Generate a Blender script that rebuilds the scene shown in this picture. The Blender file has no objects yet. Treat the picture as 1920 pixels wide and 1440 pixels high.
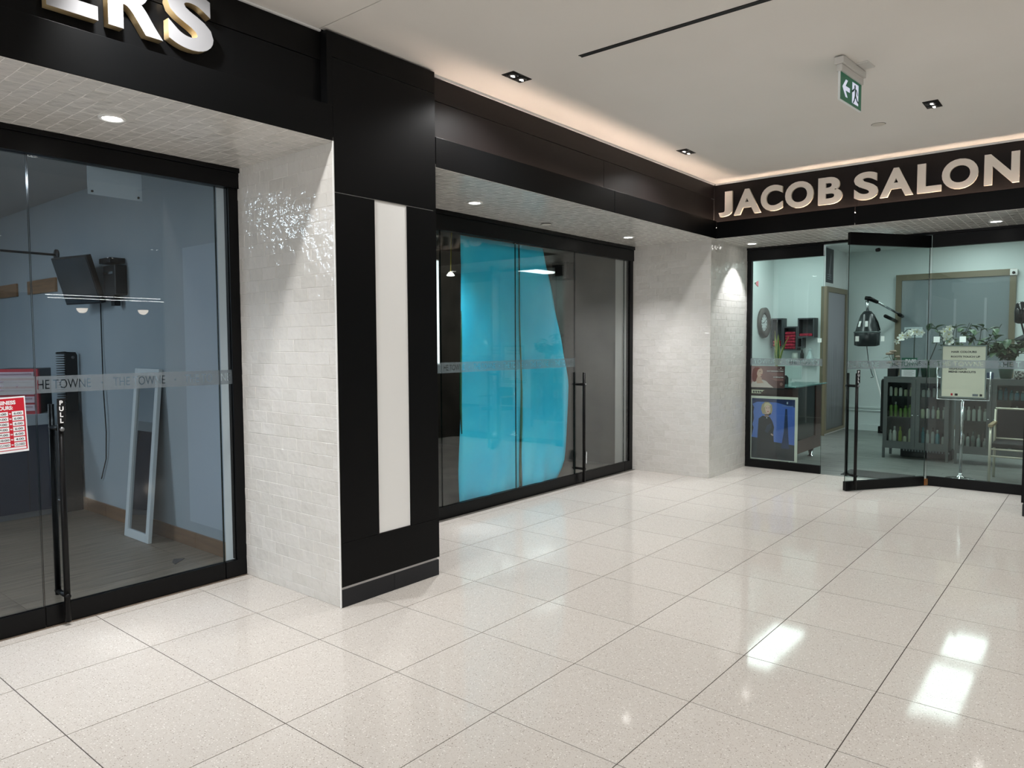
import bpy, bmesh, math, random
from mathutils import Vector, Matrix
random.seed(7)
C = bpy.context.scene.collection
SC = bpy.context.scene
PI = math.pi

# ------------------------------------------------------------------ camera
YAW, PIT, ROLL, FPX, EYE = math.radians(39.438), math.radians(-3.2135), math.radians(-0.27), 1368.086, 1.6
f = Vector((math.cos(PIT)*math.cos(YAW), math.cos(PIT)*math.sin(YAW), math.sin(PIT)))
r = Vector((math.sin(YAW), -math.cos(YAW), 0)); u = r.cross(f)
r2 = r*math.cos(ROLL) + u*math.sin(ROLL); u2 = -r*math.sin(ROLL) + u*math.cos(ROLL)
cd = bpy.data.cameras.new('camera'); cam = bpy.data.objects.new('camera', cd); C.objects.link(cam)
cd.sensor_fit = 'HORIZONTAL'; cd.sensor_width = 36; cd.lens = FPX/1920*36; cd.clip_start = .05; cd.clip_end = 200
M = Matrix((r2, u2, -f)).transposed().to_4x4(); M.translation = (0, 0, EYE); cam.matrix_world = M
SC.camera = cam
# ------------------------------------------------------------------ world, exposure
w = bpy.data.worlds.new('world'); SC.world = w; w.use_nodes = True
w.node_tree.nodes['Background'].inputs[0].default_value = (.80, .88, 1, 1)
w.node_tree.nodes['Background'].inputs[1].default_value = .25
vs = SC.view_settings; vs.view_transform = 'Standard'; vs.look = 'None'; vs.exposure = 0.0; vs.gamma = 1; vs.use_curve_mapping = False
try:
    SC.cycles.transparent_max_bounces = 24; SC.cycles.max_bounces = 10; SC.cycles.diffuse_bounces = 5; SC.cycles.glossy_bounces = 5
    SC.cycles.sample_clamp_indirect = 6
except Exception: pass

CEIL = 3.42; SOF = 2.785
HALL_W, SOFFIT_W = 70, 230
WARM = (1, .99, .978); COOL = (.93, .98, 1)
def lamp(kind, name, loc, power, col, size=.05, cone=None, blend=.5, rot=(0, 0, 0)):
    l = bpy.data.lights.new(name, kind); l.energy = power; l.color = col
    if kind == 'SPOT': l.spot_size = math.radians(cone); l.spot_blend = blend; l.shadow_soft_size = size
    elif kind == 'POINT': l.shadow_soft_size = size
    else: l.shape = 'RECTANGLE'; l.size_y, l.size = size
    o = bpy.data.objects.new(name, l); C.objects.link(o); o.location = loc; o.rotation_euler = rot
    return o
# mall ceiling downlights (fixtures for those in view are built further down)
for yy in (3.21, 1.13, -.95, -3.0, -5.0, -7.0):
    for xx in (-6.36, -3.78, -1.2, 1.38, 3.97, 6.52):
        aimed = (xx, yy) == (1.38, 3.21)   # this twin head is tilted at the tiled recess
        q = Vector((1.31, .85, -2.1)).to_track_quat('-Z', 'Y').to_euler() if aimed else (0, 0, 0)
        lamp('SPOT', 'downlight_lamp', (xx, yy, CEIL-.03), HALL_W*(1.55 if aimed else 1.15 if yy > 3 else .6 if xx == 1.38 else .86), WARM, .05, 112 if aimed else 150, .8, rot=q)
for xx in (-3.0, 2.0, 7.0, 12):
    lamp('SPOT', 'opposite_shop_lamp', (xx, -12, 3.3), 60, WARM, .1, 160, .6)
# added cool fill lamp at the unseen hall end, for the upright faces
lamp('AREA', 'hall_end_fill', (-8.7, -3.3, 1.75), 260, (.86, .93, 1), (9.5, 3.0), rot=(0, -PI/2, 0))
# round soffit downlights
SOFL = [(1.674, 4.069), (4.605, 4.185), (7.224, 4.241), (8.676, 3.39), (8.684, .929), (-1.0, 4.07)]
for xx, yy in SOFL:
    wall_side = xx == 8.676
    lamp('SPOT', 'soffit_lamp', (xx, yy, SOF-.012), SOFFIT_W*(.55 if wall_side else 1), (.98, .985, 1), .03, 86 if wall_side else 108, .35 if wall_side else 1)

# ------------------------------------------------------------------ materials
def lin(c): return tuple((v/255/12.92 if v/255 <= .04045 else ((v/255+.055)/1.055)**2.4) for v in c)+(1,)
MATS = {}
def mat(name, col=(200, 200, 200), rough=.5, metal=0, spec=.5, emit=None, es=1, coat=0):
    if name in MATS: return MATS[name]
    m = bpy.data.materials.new(name); m.use_nodes = True; b = m.node_tree.nodes['Principled BSDF']
    b.inputs['Base Color'].default_value = lin(col); b.inputs['Roughness'].default_value = rough
    b.inputs['Metallic'].default_value = metal; b.inputs['Specular IOR Level'].default_value = spec
    b.inputs['Coat Weight'].default_value = coat
    if emit: b.inputs['Emission Color'].default_value = lin(emit); b.inputs['Emission Strength'].default_value = es
    MATS[name] = m; return m
def N(m, t, **kw):
    n = m.node_tree.nodes.new(t)
    for k, v in kw.items():
        if k.startswith('i_'):
            key = k[2:]; n.inputs[int(key) if key.isdigit() else key].default_value = v
        else: setattr(n, k, v)
    return n
def LK(m, a, b): m.node_tree.links.new(a, b)
def noise_col(m, c1, c2, scale, detail=3, lo=.35, hi=.65, vec=(1, 1, 1), bump=0, bscale=None, dist=.01):
    """base colour wanders between c1 and c2 with position; optional bump"""
    b = m.node_tree.nodes['Principled BSDF']; g = N(m, 'ShaderNodeNewGeometry'); mp = N(m, 'ShaderNodeMapping')
    mp.inputs['Scale'].default_value = vec; LK(m, g.outputs['Position'], mp.inputs[0])
    n = N(m, 'ShaderNodeTexNoise', i_Scale=scale, i_Detail=detail); LK(m, mp.outputs[0], n.inputs['Vector'])
    cr = N(m, 'ShaderNodeValToRGB'); cr.color_ramp.elements[0].position = lo; cr.color_ramp.elements[1].position = hi
    cr.color_ramp.elements[0].color = lin(c1); cr.color_ramp.elements[1].color = lin(c2)
    LK(m, n.outputs['Fac'], cr.inputs[0]); LK(m, cr.outputs[0], b.inputs['Base Color'])
    if bump:
        n2 = N(m, 'ShaderNodeTexNoise', i_Scale=bscale or scale, i_Detail=2); LK(m, mp.outputs[0], n2.inputs['Vector'])
        bp = N(m, 'ShaderNodeBump', i_Strength=bump, i_Distance=dist); LK(m, n2.outputs['Fac'], bp.inputs['Height']); LK(m, bp.outputs[0], b.inputs['Normal'])
    return m
def glass(name, tint, refl=1.0):
    m = bpy.data.materials.new(name); m.use_nodes = True; nt = m.node_tree; nt.nodes.remove(nt.nodes['Principled BSDF'])
    out = nt.nodes['Material Output']; t = N(m, 'ShaderNodeBsdfTransparent'); t.inputs[0].default_value = tuple(math.sqrt(v) for v in lin(tint))
    g = N(m, 'ShaderNodeBsdfGlossy', i_Roughness=.0); g.inputs[0].default_value = (1, 1, 1, 1)
    lw = N(m, 'ShaderNodeLayerWeight', i_Blend=.5)
    p = N(m, 'ShaderNodeMath', operation='POWER', i_1=4.0); LK(m, lw.outputs['Facing'], p.inputs[0])
    a = N(m, 'ShaderNodeMath', operation='MULTIPLY_ADD', i_1=.95*refl, i_2=.045*refl); LK(m, p.outputs[0], a.inputs[0])
    mx = N(m, 'ShaderNodeMixShader'); LK(m, a.outputs[0], mx.inputs[0]); LK(m, t.outputs[0], mx.inputs[1]); LK(m, g.outputs[0], mx.inputs[2])
    LK(m, mx.outputs[0], out.inputs[0]); MATS[name] = m; return m
def film(name, col, alpha, trans=.5):
    """thin translucent sheet: part clear, part diffusing"""
    m = bpy.data.materials.new(name); m.use_nodes = True; nt = m.node_tree; nt.nodes.remove(nt.nodes['Principled BSDF'])
    out = nt.nodes['Material Output']; t = N(m, 'ShaderNodeBsdfTransparent')
    d = N(m, 'ShaderNodeBsdfDiffuse'); d.inputs[0].default_value = lin(col)
    tl = N(m, 'ShaderNodeBsdfTranslucent'); tl.inputs[0].default_value = lin(col)
    m1 = N(m, 'ShaderNodeMixShader', i_0=trans); LK(m, d.outputs[0], m1.inputs[1]); LK(m, tl.outputs[0], m1.inputs[2])
    m2 = N(m, 'ShaderNodeMixShader', i_0=alpha); LK(m, t.outputs[0], m2.inputs[1]); LK(m, m1.outputs[0], m2.inputs[2])
    LK(m, m2.outputs[0], out.inputs[0]); MATS[name] = m; return m

BLACK = noise_col(mat('black_panel', (11, 11, 12), .36, spec=.13), (9, 10, 11), (13, 13, 14), 1.3)
BLACK_ROUGH = noise_col(mat('black_rough_band', (13, 13, 13), .5, spec=.15), (9, 9, 9), (19, 18, 17), 5, 5, .45, .8)
BASEB = mat('charcoal_base', (30, 31, 35), .45, spec=.3)
FRAME = mat('black_metal', (8, 8, 9), .36, spec=.2)
DARKGAP = mat('dark_gap', (5, 5, 5), .9)
WHITEP = noise_col(mat('white_plaster', (226, 222, 216), .85, spec=.2), (223, 219, 213), (229, 225, 220), .6)
WHITEM = mat('white_metal', (228, 228, 226), .4)
CHROME = mat('chrome', (215, 218, 220), .12, 1)
GLASS_B = glass('barber_glass', (226, 236, 241), .55); GLASS_M = glass('grey_glass', (240, 246, 245), 1.0); GLASS_S = glass('salon_glass', (228, 239, 237), .8)
GEDGE = mat('glass_edge', (20, 34, 33), .15)
BAND = film('frosted_film', (150, 158, 162), .46, .45)
LIGHTW = mat('lamp_lens', (250, 250, 250), .3, emit=(255, 252, 246), es=14)
PANELW = mat('white_light_panel', (238, 238, 236), .45, spec=.4)
# white handmade tile
def tile_mat():
    m = mat('white_tile', (214, 210, 204), .07, spec=.5); b = m.node_tree.nodes['Principled BSDF']
    oi = N(m, 'ShaderNodeObjectInfo'); cr = N(m, 'ShaderNodeValToRGB')
    cr.color_ramp.elements[0].color = lin((210, 207, 201)); cr.color_ramp.elements[1].color = lin((216, 213, 208))
    LK(m, oi.outputs['Random'], cr.inputs[0]); LK(m, cr.outputs[0], b.inputs['Base Color'])
    g = N(m, 'ShaderNodeNewGeometry'); n = N(m, 'ShaderNodeTexNoise', i_Scale=15, i_Detail=2.5); LK(m, g.outputs['Position'], n.inputs['Vector'])
    bp = N(m, 'ShaderNodeBump', i_Strength=.9, i_Distance=.008); LK(m, n.outputs['Fac'], bp.inputs['Height']); LK(m, bp.outputs[0], b.inputs['Normal'])
    return m
TILE = tile_mat(); TGROUT = mat('white_grout', (226, 223, 218), .9)
def terrazzo():
    m = mat('terrazzo', (200, 194, 186), .07, spec=.2); b = m.node_tree.nodes['Principled BSDF']
    g = N(m, 'ShaderNodeNewGeometry')
    oi = N(m, 'ShaderNodeObjectInfo'); base = N(m, 'ShaderNodeValToRGB')
    base.color_ramp.elements[0].color = lin((202, 196, 189)); base.color_ramp.elements[1].color = lin((207, 201, 194)); LK(m, oi.outputs['Random'], base.inputs[0])
    prev = base.outputs[0]
    for sc, lo, hi, keep, col in ((105, .20, .32, .72, (150, 140, 130)), (90, .20, .34, .66, (230, 226, 220)), (170, .25, .42, .5, (184, 175, 166)), (60, .10, .15, .84, (112, 103, 96))):
        v = N(m, 'ShaderNodeTexVoronoi', i_Scale=sc); LK(m, g.outputs['Position'], v.inputs['Vector'])
        cr = N(m, 'ShaderNodeMapRange'); cr.inputs['From Min'].default_value = lo; cr.inputs['From Max'].default_value = hi; cr.inputs['To Min'].default_value = 1; cr.inputs['To Max'].default_value = 0; LK(m, v.outputs['Distance'], cr.inputs[0])
        sp_ = N(m, 'ShaderNodeSeparateColor'); LK(m, v.outputs['Color'], sp_.inputs[0])
        gt = N(m, 'ShaderNodeMath', operation='GREATER_THAN', i_1=keep); LK(m, sp_.outputs[0], gt.inputs[0])
        ml = N(m, 'ShaderNodeMath', operation='MULTIPLY'); LK(m, cr.outputs[0], ml.inputs[0]); LK(m, gt.outputs[0], ml.inputs[1])
        mx = N(m, 'ShaderNodeMix', data_type='RGBA'); LK(m, ml.outputs[0], mx.inputs['Factor']); LK(m, prev, mx.inputs['A']); mx.inputs['B'].default_value = lin(col)
        prev = mx.outputs['Result']
    LK(m, prev, b.inputs['Base Color'])
    n = N(m, 'ShaderNodeTexNoise', i_Scale=3, i_Detail=3); LK(m, g.outputs['Position'], n.inputs['Vector'])
    mr = N(m, 'ShaderNodeMapRange'); mr.inputs['To Min'].default_value = .045; mr.inputs['To Max'].default_value = .09; LK(m, n.outputs['Fac'], mr.inputs[0]); LK(m, mr.outputs[0], b.inputs['Roughness'])
    return m
TERR = terrazzo(); FGROUT = mat('floor_grout', (52, 43, 38), .8)
def plank_mat(name, c1, c2, vec):
    m = noise_col(mat(name, c1, .38), c1, c2, 7, 5, .3, .7, vec); return m

# ------------------------------------------------------------------ mesh helpers
class MB:
    def __init__(s): s.v = []; s.f = []; s.m = []
    def add(s, vs, fs, mi=0):
        b = len(s.v); s.v += [tuple(x) for x in vs]; s.f += [tuple(i+b for i in q) for q in fs]; s.m += [mi]*len(fs); return s
    def box(s, x0, x1, y0, y1, z0, z1, mi=0, T=None):
        vs = [Vector((x, y, z)) for z in (z0, z1) for y in (y0, y1) for x in (x0, x1)]
        if T: vs = [T @ q for q in vs]
        return s.add(vs, [(0, 2, 3, 1), (4, 5, 7, 6), (0, 1, 5, 4), (2, 6, 7, 3), (0, 4, 6, 2), (1, 3, 7, 5)], mi)
    def lathe(s, prof, n=16, c=(0, 0, 0), mi=0, T=None, sx=1, sy=1):
        vs = []; fs = []
        for rr, z in prof:
            for k in range(n):
                a = 2*PI*k/n; q = Vector((c[0]+rr*math.cos(a)*sx, c[1]+rr*math.sin(a)*sy, c[2]+z)); vs.append(T @ q if T else q)
        for i in range(len(prof)-1):
            for k in range(n): fs.append((i*n+k, i*n+(k+1) % n, (i+1)*n+(k+1) % n, (i+1)*n+k))
        fs.append(tuple(range(n))[::-1]); fs.append(tuple(range((len(prof)-1)*n, len(prof)*n)))
        return s.add(vs, fs, mi)
    def tube(s, pts, rad, n=8, mi=0):
        pts = [Vector(p) for p in pts]; vs = []; fs = []; R = rad if isinstance(rad, (list, tuple)) else [rad]*len(pts)
        prev = None
        for i, p in enumerate(pts):
            d = (pts[min(i+1, len(pts)-1)]-pts[max(i-1, 0)]).normalized()
            a = prev if prev else (Vector((0, 0, 1)) if abs(d.z) < .9 else Vector((1, 0, 0)))
            e1 = (a - d*a.dot(d)).normalized(); e2 = d.cross(e1); prev = e1
            for k in range(n):
                t = 2*PI*k/n; vs.append(p + (e1*math.cos(t)+e2*math.sin(t))*R[i])
        for i in range(len(pts)-1):
            for k in range(n): fs.append((i*n+k, i*n+(k+1) % n, (i+1)*n+(k+1) % n, (i+1)*n+k))
        fs.append(tuple(range(n))[::-1]); fs.append(tuple(range((len(pts)-1)*n, len(pts)*n)))
        return s.add(vs, fs, mi)
    def poly(s, pts, th, T=None, mi=0):
        """flat outline in xy, thickness th along z"""
        n = len(pts); vs = [Vector((x, y, 0)) for x, y in pts]+[Vector((x, y, th)) for x, y in pts]
        if T: vs = [T @ q for q in vs]
        return s.add(vs, [tuple(range(n))[::-1], tuple(range(n, 2*n))]+[(i, (i+1) % n, n+(i+1) % n, n+i) for i in range(n)], mi)
    def mesh(s, name, mats, smooth=False):
        me = bpy.data.meshes.new(name); me.from_pydata(s.v, [], s.f)
        for m in (mats if isinstance(mats, (list, tuple)) else [mats]): me.materials.append(m)
        me.polygons.foreach_set('material_index', s.m)
        if smooth: me.polygons.foreach_set('use_smooth', [True]*len(s.f))
        bm = bmesh.new(); bm.from_mesh(me); bmesh.ops.recalc_face_normals(bm, faces=bm.faces); bm.to_mesh(me); bm.free()
        me.update(); return me
    def build(s, name, mats, parent=None, smooth=False, bevel=0, **kw):
        me = s.mesh(name, mats, smooth)
        if bevel:
            bm = bmesh.new(); bm.from_mesh(me)
            bmesh.ops.bevel(bm, geom=[e for e in bm.edges], offset=bevel, segments=2, affect='EDGES', profile=.6, clamp_overlap=True)
            bm.to_mesh(me); bm.free()
        return link(name, me, parent, **kw)
def link(name, me, parent=None, label=None, cat=None, group=None, kind=None, M=None):
    o = bpy.data.objects.new(name, me); C.objects.link(o)
    if parent: o.parent = parent
    if M is not None: o.matrix_local = M
    return tag(o, label, cat, group, kind)
def tag(o, label=None, cat=None, group=None, kind=None):
    if label: o['label'] = label
    if cat: o['category'] = cat
    if group: o['group'] = group
    if kind: o['kind'] = kind
    return o
def thing(name, label, cat, loc=(0, 0, 0), rz=0, group=None, kind=None):
    o = bpy.data.objects.new(name, None); C.objects.link(o); o.location = loc; o.rotation_euler = (0, 0, rz); o.empty_display_size = .1
    o.matrix_world = Matrix.Translation(loc) @ Matrix.Rotation(rz, 4, 'Z')
    return tag(o, label, cat, group, kind)
def struct(name, label, cat='structure'): return thing(name, label, cat, kind='structure')
def B(name, m, parent, x0, x1, y0, y1, z0, z1, bevel=0, **kw): return MB().box(x0, x1, y0, y1, z0, z1).build(name, m, parent, bevel=bevel, **kw)
def basis(o, ux, uy):
    """matrix with local x along ux, local y along uy, local z = ux x uy"""
    ux = Vector(ux).normalized(); uy = Vector(uy).normalized(); m = Matrix((ux, uy, ux.cross(uy))).transposed().to_4x4(); m.translation = o; return m
DG = bpy.context.evaluated_depsgraph_get
def text_obj(body, size, offset=0, align='LEFT', spacing=1, line=1):
    c = bpy.data.curves.new('text', 'FONT'); c.body = body; c.size = size; c.offset = offset; c.align_x = align; c.space_character = spacing; c.space_line = line
    c.resolution_u = 6; o = bpy.data.objects.new('text', c); C.objects.link(o); return o
def text_mesh(name, body, size, mats, extrude=.001, bevel=0, **kw):
    o = text_obj(body, size, **kw); o.data.extrude = extrude; o.data.bevel_depth = bevel; o.data.bevel_resolution = 1
    dg = DG(); dg.update(); me = bpy.data.meshes.new_from_object(o.evaluated_get(dg)); me.name = name
    me.materials.clear()
    for m in (mats if isinstance(mats, (list, tuple)) else [mats]): me.materials.append(m)
    bpy.data.objects.remove(o); return me
def fit_mesh(me, w=None, h=None, at=(0, 0)):
    """scale a flat mesh to a width / height and move its lower left corner"""
    xs = [v.co.x for v in me.vertices]; ys = [v.co.y for v in me.vertices]
    sx = w/(max(xs)-min(xs)) if w else None; sy = h/(max(ys)-min(ys)) if h else None
    sx = sx or sy; sy = sy or sx; x0, y0 = min(xs), min(ys)
    for v in me.vertices: v.co.x = (v.co.x-x0)*sx+at[0]; v.co.y = (v.co.y-y0)*sy+at[1]
    return me
CAPH = None
def band_mesh(L, h, first, period=.437, cap=.052):
    """frosted strip of length L with THE TOWNE cut out clear, dots at first + k*period"""
    o = text_obj('THE TOWNE', .072, offset=-.0006); dg = DG(); dg.update()
    cu = o.to_curve(dg).copy(); bpy.data.objects.remove(o)
    xs = [p.co.x for s in cu.splines for p in (s.bezier_points if s.type == 'BEZIER' else s.points)]
    tw = max(xs)-min(xs); tx0 = min(xs); tgt = period-.125
    out = bpy.data.curves.new('band', 'CURVE'); out.dimensions = '2D'; out.fill_mode = 'BOTH'; out.extrude = .0004
    def poly(pts):
        s = out.splines.new('POLY'); s.points.add(len(pts)-1); s.use_cyclic_u = True
        for p, q in zip(s.points, pts): p.co = (q[0], q[1], 0, 1)
    poly([(0, 0), (L, 0), (L, h), (0, h)])
    src = []
    for s in cu.splines:
        if s.type == 'BEZIER':
            pts = []; bp = s.bezier_points; n = len(bp)
            for i in range(n):
                a, b = bp[i], bp[(i+1) % n]
                straight = (a.handle_right-a.co).length < 1e-6 and (b.handle_left-b.co).length < 1e-6
                kk = 1 if straight else 5
                for t in range(kk):
                    t /= kk; q = a.co*(1-t)**3+3*a.handle_right*t*(1-t)**2+3*b.handle_left*t*t*(1-t)+b.co*t**3; pts.append((q.x, q.y))
            src.append(pts)
        else: src.append([(p.co.x, p.co.y) for p in s.points])
    ymax = max(y for s in src for x, y in s)
    k = math.floor(-first/period)-1
    while first+k*period < L:
        d = first+k*period
        if .008 < d < L-.008: poly([(d+.0055*math.cos(a*PI/4), h*.48+.0055*math.sin(a*PI/4)) for a in range(8)])
        for s in src:
            pts = [(d+.0625+(x-tx0)/tw*tgt, h*.24+y/ymax*cap) for x, y in s]
            if min(p[0] for p in pts) > .004 and max(p[0] for p in pts) < L-.004: poly(pts)
        k += 1
    ob = bpy.data.objects.new('band', out); C.objects.link(ob); dg = DG(); dg.update()
    me = bpy.data.meshes.new_from_object(ob.evaluated_get(dg)); bpy.data.objects.remove(ob); me.name = 'frosted_band'
    me.materials.clear(); me.materials.append(BAND); return me
def pane(parent, g, x0, x1, y, z0, z1, axis='X', th=.012):
    """glass pane in a plane: axis X = runs along x at y; axis Y = runs along y at x=y"""
    mb = MB()
    if axis == 'X': mb.box(x0, x1, y, y+th, z0, z1)
    else: mb.box(y, y+th, x0, x1, z0, z1)
    mb.m = [1, 1, 0, 0, 1, 1] if axis == 'X' else [1, 1, 1, 1, 0, 0]
    return mb.build('pane', [g, GEDGE], parent)

# ------------------------------------------------------------------ tiles
def tile_variants(a, b, n, th=.0042, var=.0013):
    """n hand-made tile meshes a x b (xy), front at +z, corners slightly uneven"""
    out = []
    for i in range(n):
        hs = [th+random.uniform(-var, var) for _ in range(4)]; e = .0022
        base = [(0, 0, 0), (a, 0, 0), (a, b, 0), (0, b, 0)]; mid = [(x, y, hs[k]-.0012) for k, (x, y, z) in enumerate(base)]
        top = [(e if x == 0 else a-e, e if y == 0 else b-e, hs[k]) for k, (x, y, z) in enumerate(base)]
        vs = base+mid+top+[(a/2, b/2, sum(hs)/4+random.uniform(-.0004, .0004))]
        fs = [(k, (k+1) % 4, 4+(k+1) % 4, 4+k) for k in range(4)]+[(4+k, 4+(k+1) % 4, 8+(k+1) % 4, 8+k) for k in range(4)]+[(8+k, 8+(k+1) % 4, 12) for k in range(4)]
        out.append(MB().add(vs, fs))
    return out
TU, TV, TG = .156, .0787, .0018
TVAR = [m.mesh('tile', TILE, False) for m in tile_variants(TU-TG, TV-TG, 8)]
def tile_face(parent, O, du, dv, U, V, first=.054, limit=300, key=None):
    """cover a U x V rectangle with staggered tiles; du = along rows, dv = across rows; du x dv faces out"""
    T = basis(O, du, dv); cells = []; v = 0; row = 0
    while v < V-.004:
        h = first if row == 0 else TV
        h = min(h, V-v); off = [0, .5, .18, .68][row % 4]*TU+random.uniform(-.01, .01); x = -off
        while x < U-.002:
            a, b2 = max(x, 0), min(x+TU, U)
            if b2-a > .012: cells.append((a, v, b2-a, h))
            x += TU
        v += h; row += 1
    if key: cells.sort(key=lambda c: key(T @ Vector((c[0]+c[2]/2, c[1]+c[3]/2, 0))))
    for a, v, wd, h in cells[:limit]:
        S = Matrix.Diagonal(((wd-TG)/(TU-TG), (h-TG)/(TV-TG), 1, 1))
        link('tile', random.choice(TVAR), parent, M=T @ Matrix.Translation((a+TG/2, v+TG/2, 0)) @ S)
    if len(cells) > limit:
        mb = MB()
        for a, v, wd, h in cells[limit:]:
            src = random.choice(TVAR); sx, sy = (wd-TG)/(TU-TG), (h-TG)/(TV-TG)
            mb.add([T @ Vector((q.co.x*sx+a+TG/2, q.co.y*sy+v+TG/2, q.co.z)) for q in src.vertices], [tuple(p.vertices) for p in src.polygons])
        mb.build('tile_field', TILE, parent, kind='stuff')
camd = lambda p: (p-Vector((0, 0, EYE))).length

# ================================================================== SETTING
# ---- floor
flo = struct('floor', 'polished cream terrazzo tile floor of the mall hall', 'floor')
B('grout_bed', FGROUT, flo, -9, 9.121, -17, 4.60, -.10, -.003); B('grout_bed', FGROUT, flo, 9.121, 16, -17, -4, -.10, -.003)
GS = .6215; X0, Y0 = 1.081-GS*2, .784
TM = {}
def floor_tile(a, b, c, d): return MB().box(a+.0022, b-.0022, c+.0024, d-.0024, -.003, 0)
cells = []
for i in range(-14, 26):
    for j in range(-29, 8):
        a, b, c, d = X0+i*GS, X0+(i+1)*GS, Y0+j*GS, Y0+(j+1)*GS
        d = min(d, 4.60)
        a, b, c = max(a, -9), min(b, 16), max(c, -17)
        if d > -4 and a > 9.0: continue
        if d > -4: b = min(b, 9.121)
        if b-a > .02 and d-c > .02: cells.append((a, b, c, d))
def vis(c):
    p = Vector(((c[0]+c[1])/2, (c[2]+c[3])/2, -EYE)); dp = p.dot(f)
    ang = abs(p.dot(r2)/dp) if dp > .3 else 9
    return p.length + (0 if ang < .85 and c[0] < 9.1 else 100)
cells.sort(key=vis)
FIELD = MB()
for k, c in enumerate(cells):
    if k < 230 and vis(c) < 100: floor_tile(*c).build('tile', TERR, flo)
    else:
        q = floor_tile(*c); FIELD.add(q.v, q.f)
FIELD.build('tile_field', TERR, flo, kind='stuff')

# ---- ceiling
ce = struct('ceiling', 'white plaster ceiling of the mall hall with one straight joint', 'ceiling')
B('slab', WHITEP, ce, -9, 2.638, -8.0, 3.60, CEIL, CEIL+.06); B('slab', WHITEP, ce, 2.643, 16, -8.0, 3.60, CEIL, CEIL+.06)
B('backing', DARKGAP, ce, -9, 16, -17, 4.9, CEIL+.06, CEIL+.12)
# far side of the hall: bulkhead, shop room behind it, end walls
wf = struct('wall_opposite', 'pale wall and bulkhead across the mall hall', 'wall')
B('bulkhead', WHITEP, wf, -9, 16, -8.3, -8.0, 2.7, CEIL+.06); ws0 = struct('ceiling_opposite', 'white ceiling inside the shop across the hall', 'ceiling'); B('shop_ceiling', WHITEP, ws0, -9, 16, -17, -8.3, 3.36, 3.42)
ws1 = struct('wall_opposite_shop', 'grey back wall inside the shop across the hall', 'wall'); B('shop_back', mat('shop_back_paint', (120, 122, 126), .8), ws1, -9, 16, -17.1, -17, 0, 3.42)
for k, x in enumerate((-9, -4.6, -.2, 4.2, 8.6, 13)): B('pier', BLACK, wf, x, x+.7, -8.3, -7.95, 0, 2.7)
we = struct('wall_end', 'plain pale end wall of the mall hall behind the camera', 'wall')
B('wall', WHITEP, we, -9.1, -9, -17, 4.6, 0, CEIL+.06)
we = struct('wall_far', 'plain pale wall of the hall beyond the salon', 'wall'); B('wall', WHITEP, we, 16, 16.1, -17, -4, 0, CEIL+.06)
B('wall', WHITEP, we, 8.03, 16, -4.1, -4.0, 0, CEIL+.06)

# ---- fascia over the left row of shops (y = 3.556) and over the salon (x = 8.03)
FY, FX = 3.556, 8.03
def ledge(par, LED, run, depth):
    pass
LIT_PANEL = mat('lit_sign_panel', (22, 18, 18), .5, spec=.22)  # lighter copy of the black panel, ledge LED sheen put into its colour
fa1 = struct('trim_1', 'black fascia of stacked panels above the shop with the white tiled recess at left', 'fascia')
B('panel', BLACK, fa1, -6, 2.688, FY, FY+.02, SOF, 2.988, bevel=.0015)
B('panel', BLACK, fa1, -6, 2.655, FY+.06, FY+.08, 2.95, 3.246, bevel=.0015)
B('panel', BLACK_ROUGH, fa1, -6, 2.655, FY+.058, FY+.078, 3.25, 3.405, bevel=.001)
B('ledge', BLACK, fa1, -6, 2.688, FY+.02, FY+.06, SOF, 2.95)
B('bead', WHITEM, fa1, -6, 2.65, FY+.045, FY+.06, 3.409, 3.42)
B('backing', DARKGAP, fa1, -6, 2.69, FY+.08, FY+.12, SOF+.02, 3.42)
fa2 = struct('trim_2', 'black fascia lit along its ledge above the empty shop in the middle', 'fascia')
for a, b in ((3.53, 5.811), (5.815, FX)): B('panel', BLACK, fa2, a, b, FY, FY+.02, SOF, 2.985, bevel=.0015)
for a, b in ((3.53, 5.719), (5.723, FX+.058)): B('panel', LIT_PANEL, fa2, a, b, FY+.06, FY+.08, 2.94, 3.246, bevel=.0015)
B('panel', LIT_PANEL, fa2, 3.53, FX+.056, FY+.058, FY+.078, 3.25, 3.40, bevel=.001)
B('ledge', BLACK, fa2, 3.53, FX+.02, FY+.02, FY+.06, SOF, 2.94)
B('bead', WHITEM, fa2, 3.53, FX+.045, FY+.045, FY+.06, 3.404, 3.42)
B('backing', DARKGAP, fa2, 3.53, FX+.12, FY+.08, FY+.12, SOF+.02, 3.42)
LED = mat('led_strip', (255, 240, 225), .5, emit=(255, 226, 204), es=52)
B('led_strip', LED, fa2, 3.54, FX+.03, FY+.040, FY+.054, 2.941, 2.950)
fa3 = struct('trim_3', 'black fascia carrying the salon sign on the right wall', 'fascia')
for a, b in ((-4, 2.068), (2.074, FY)): B('panel', BLACK, fa3, FX, FX+.011, a, b, SOF, 2.972, bevel=.0015)
for a, b in ((-4, 2.068), (2.073, FY+.07)): B('panel', LIT_PANEL, fa3, FX+.075, FX+.09, a, b, 2.93, 3.40, bevel=.0015)
B('ledge', BLACK, fa3, FX+.011, FX+.074, -4, FY+.02, SOF, 2.91)
B('bead', WHITEM, fa3, FX+.06, FX+.075, -4, FY+.045, 3.404, 3.42)
B('backing', DARKGAP, fa3, FX+.091, FX+.12, -4, FY+.06, SOF+.02, 3.42)
B('led_strip', mat('led_strip_sign', (255, 240, 225), .5, emit=(255, 226, 200), es=80), fa3, FX+.022, FX+.034, -3.9, FY+.02, 2.911, 2.918)

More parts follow.
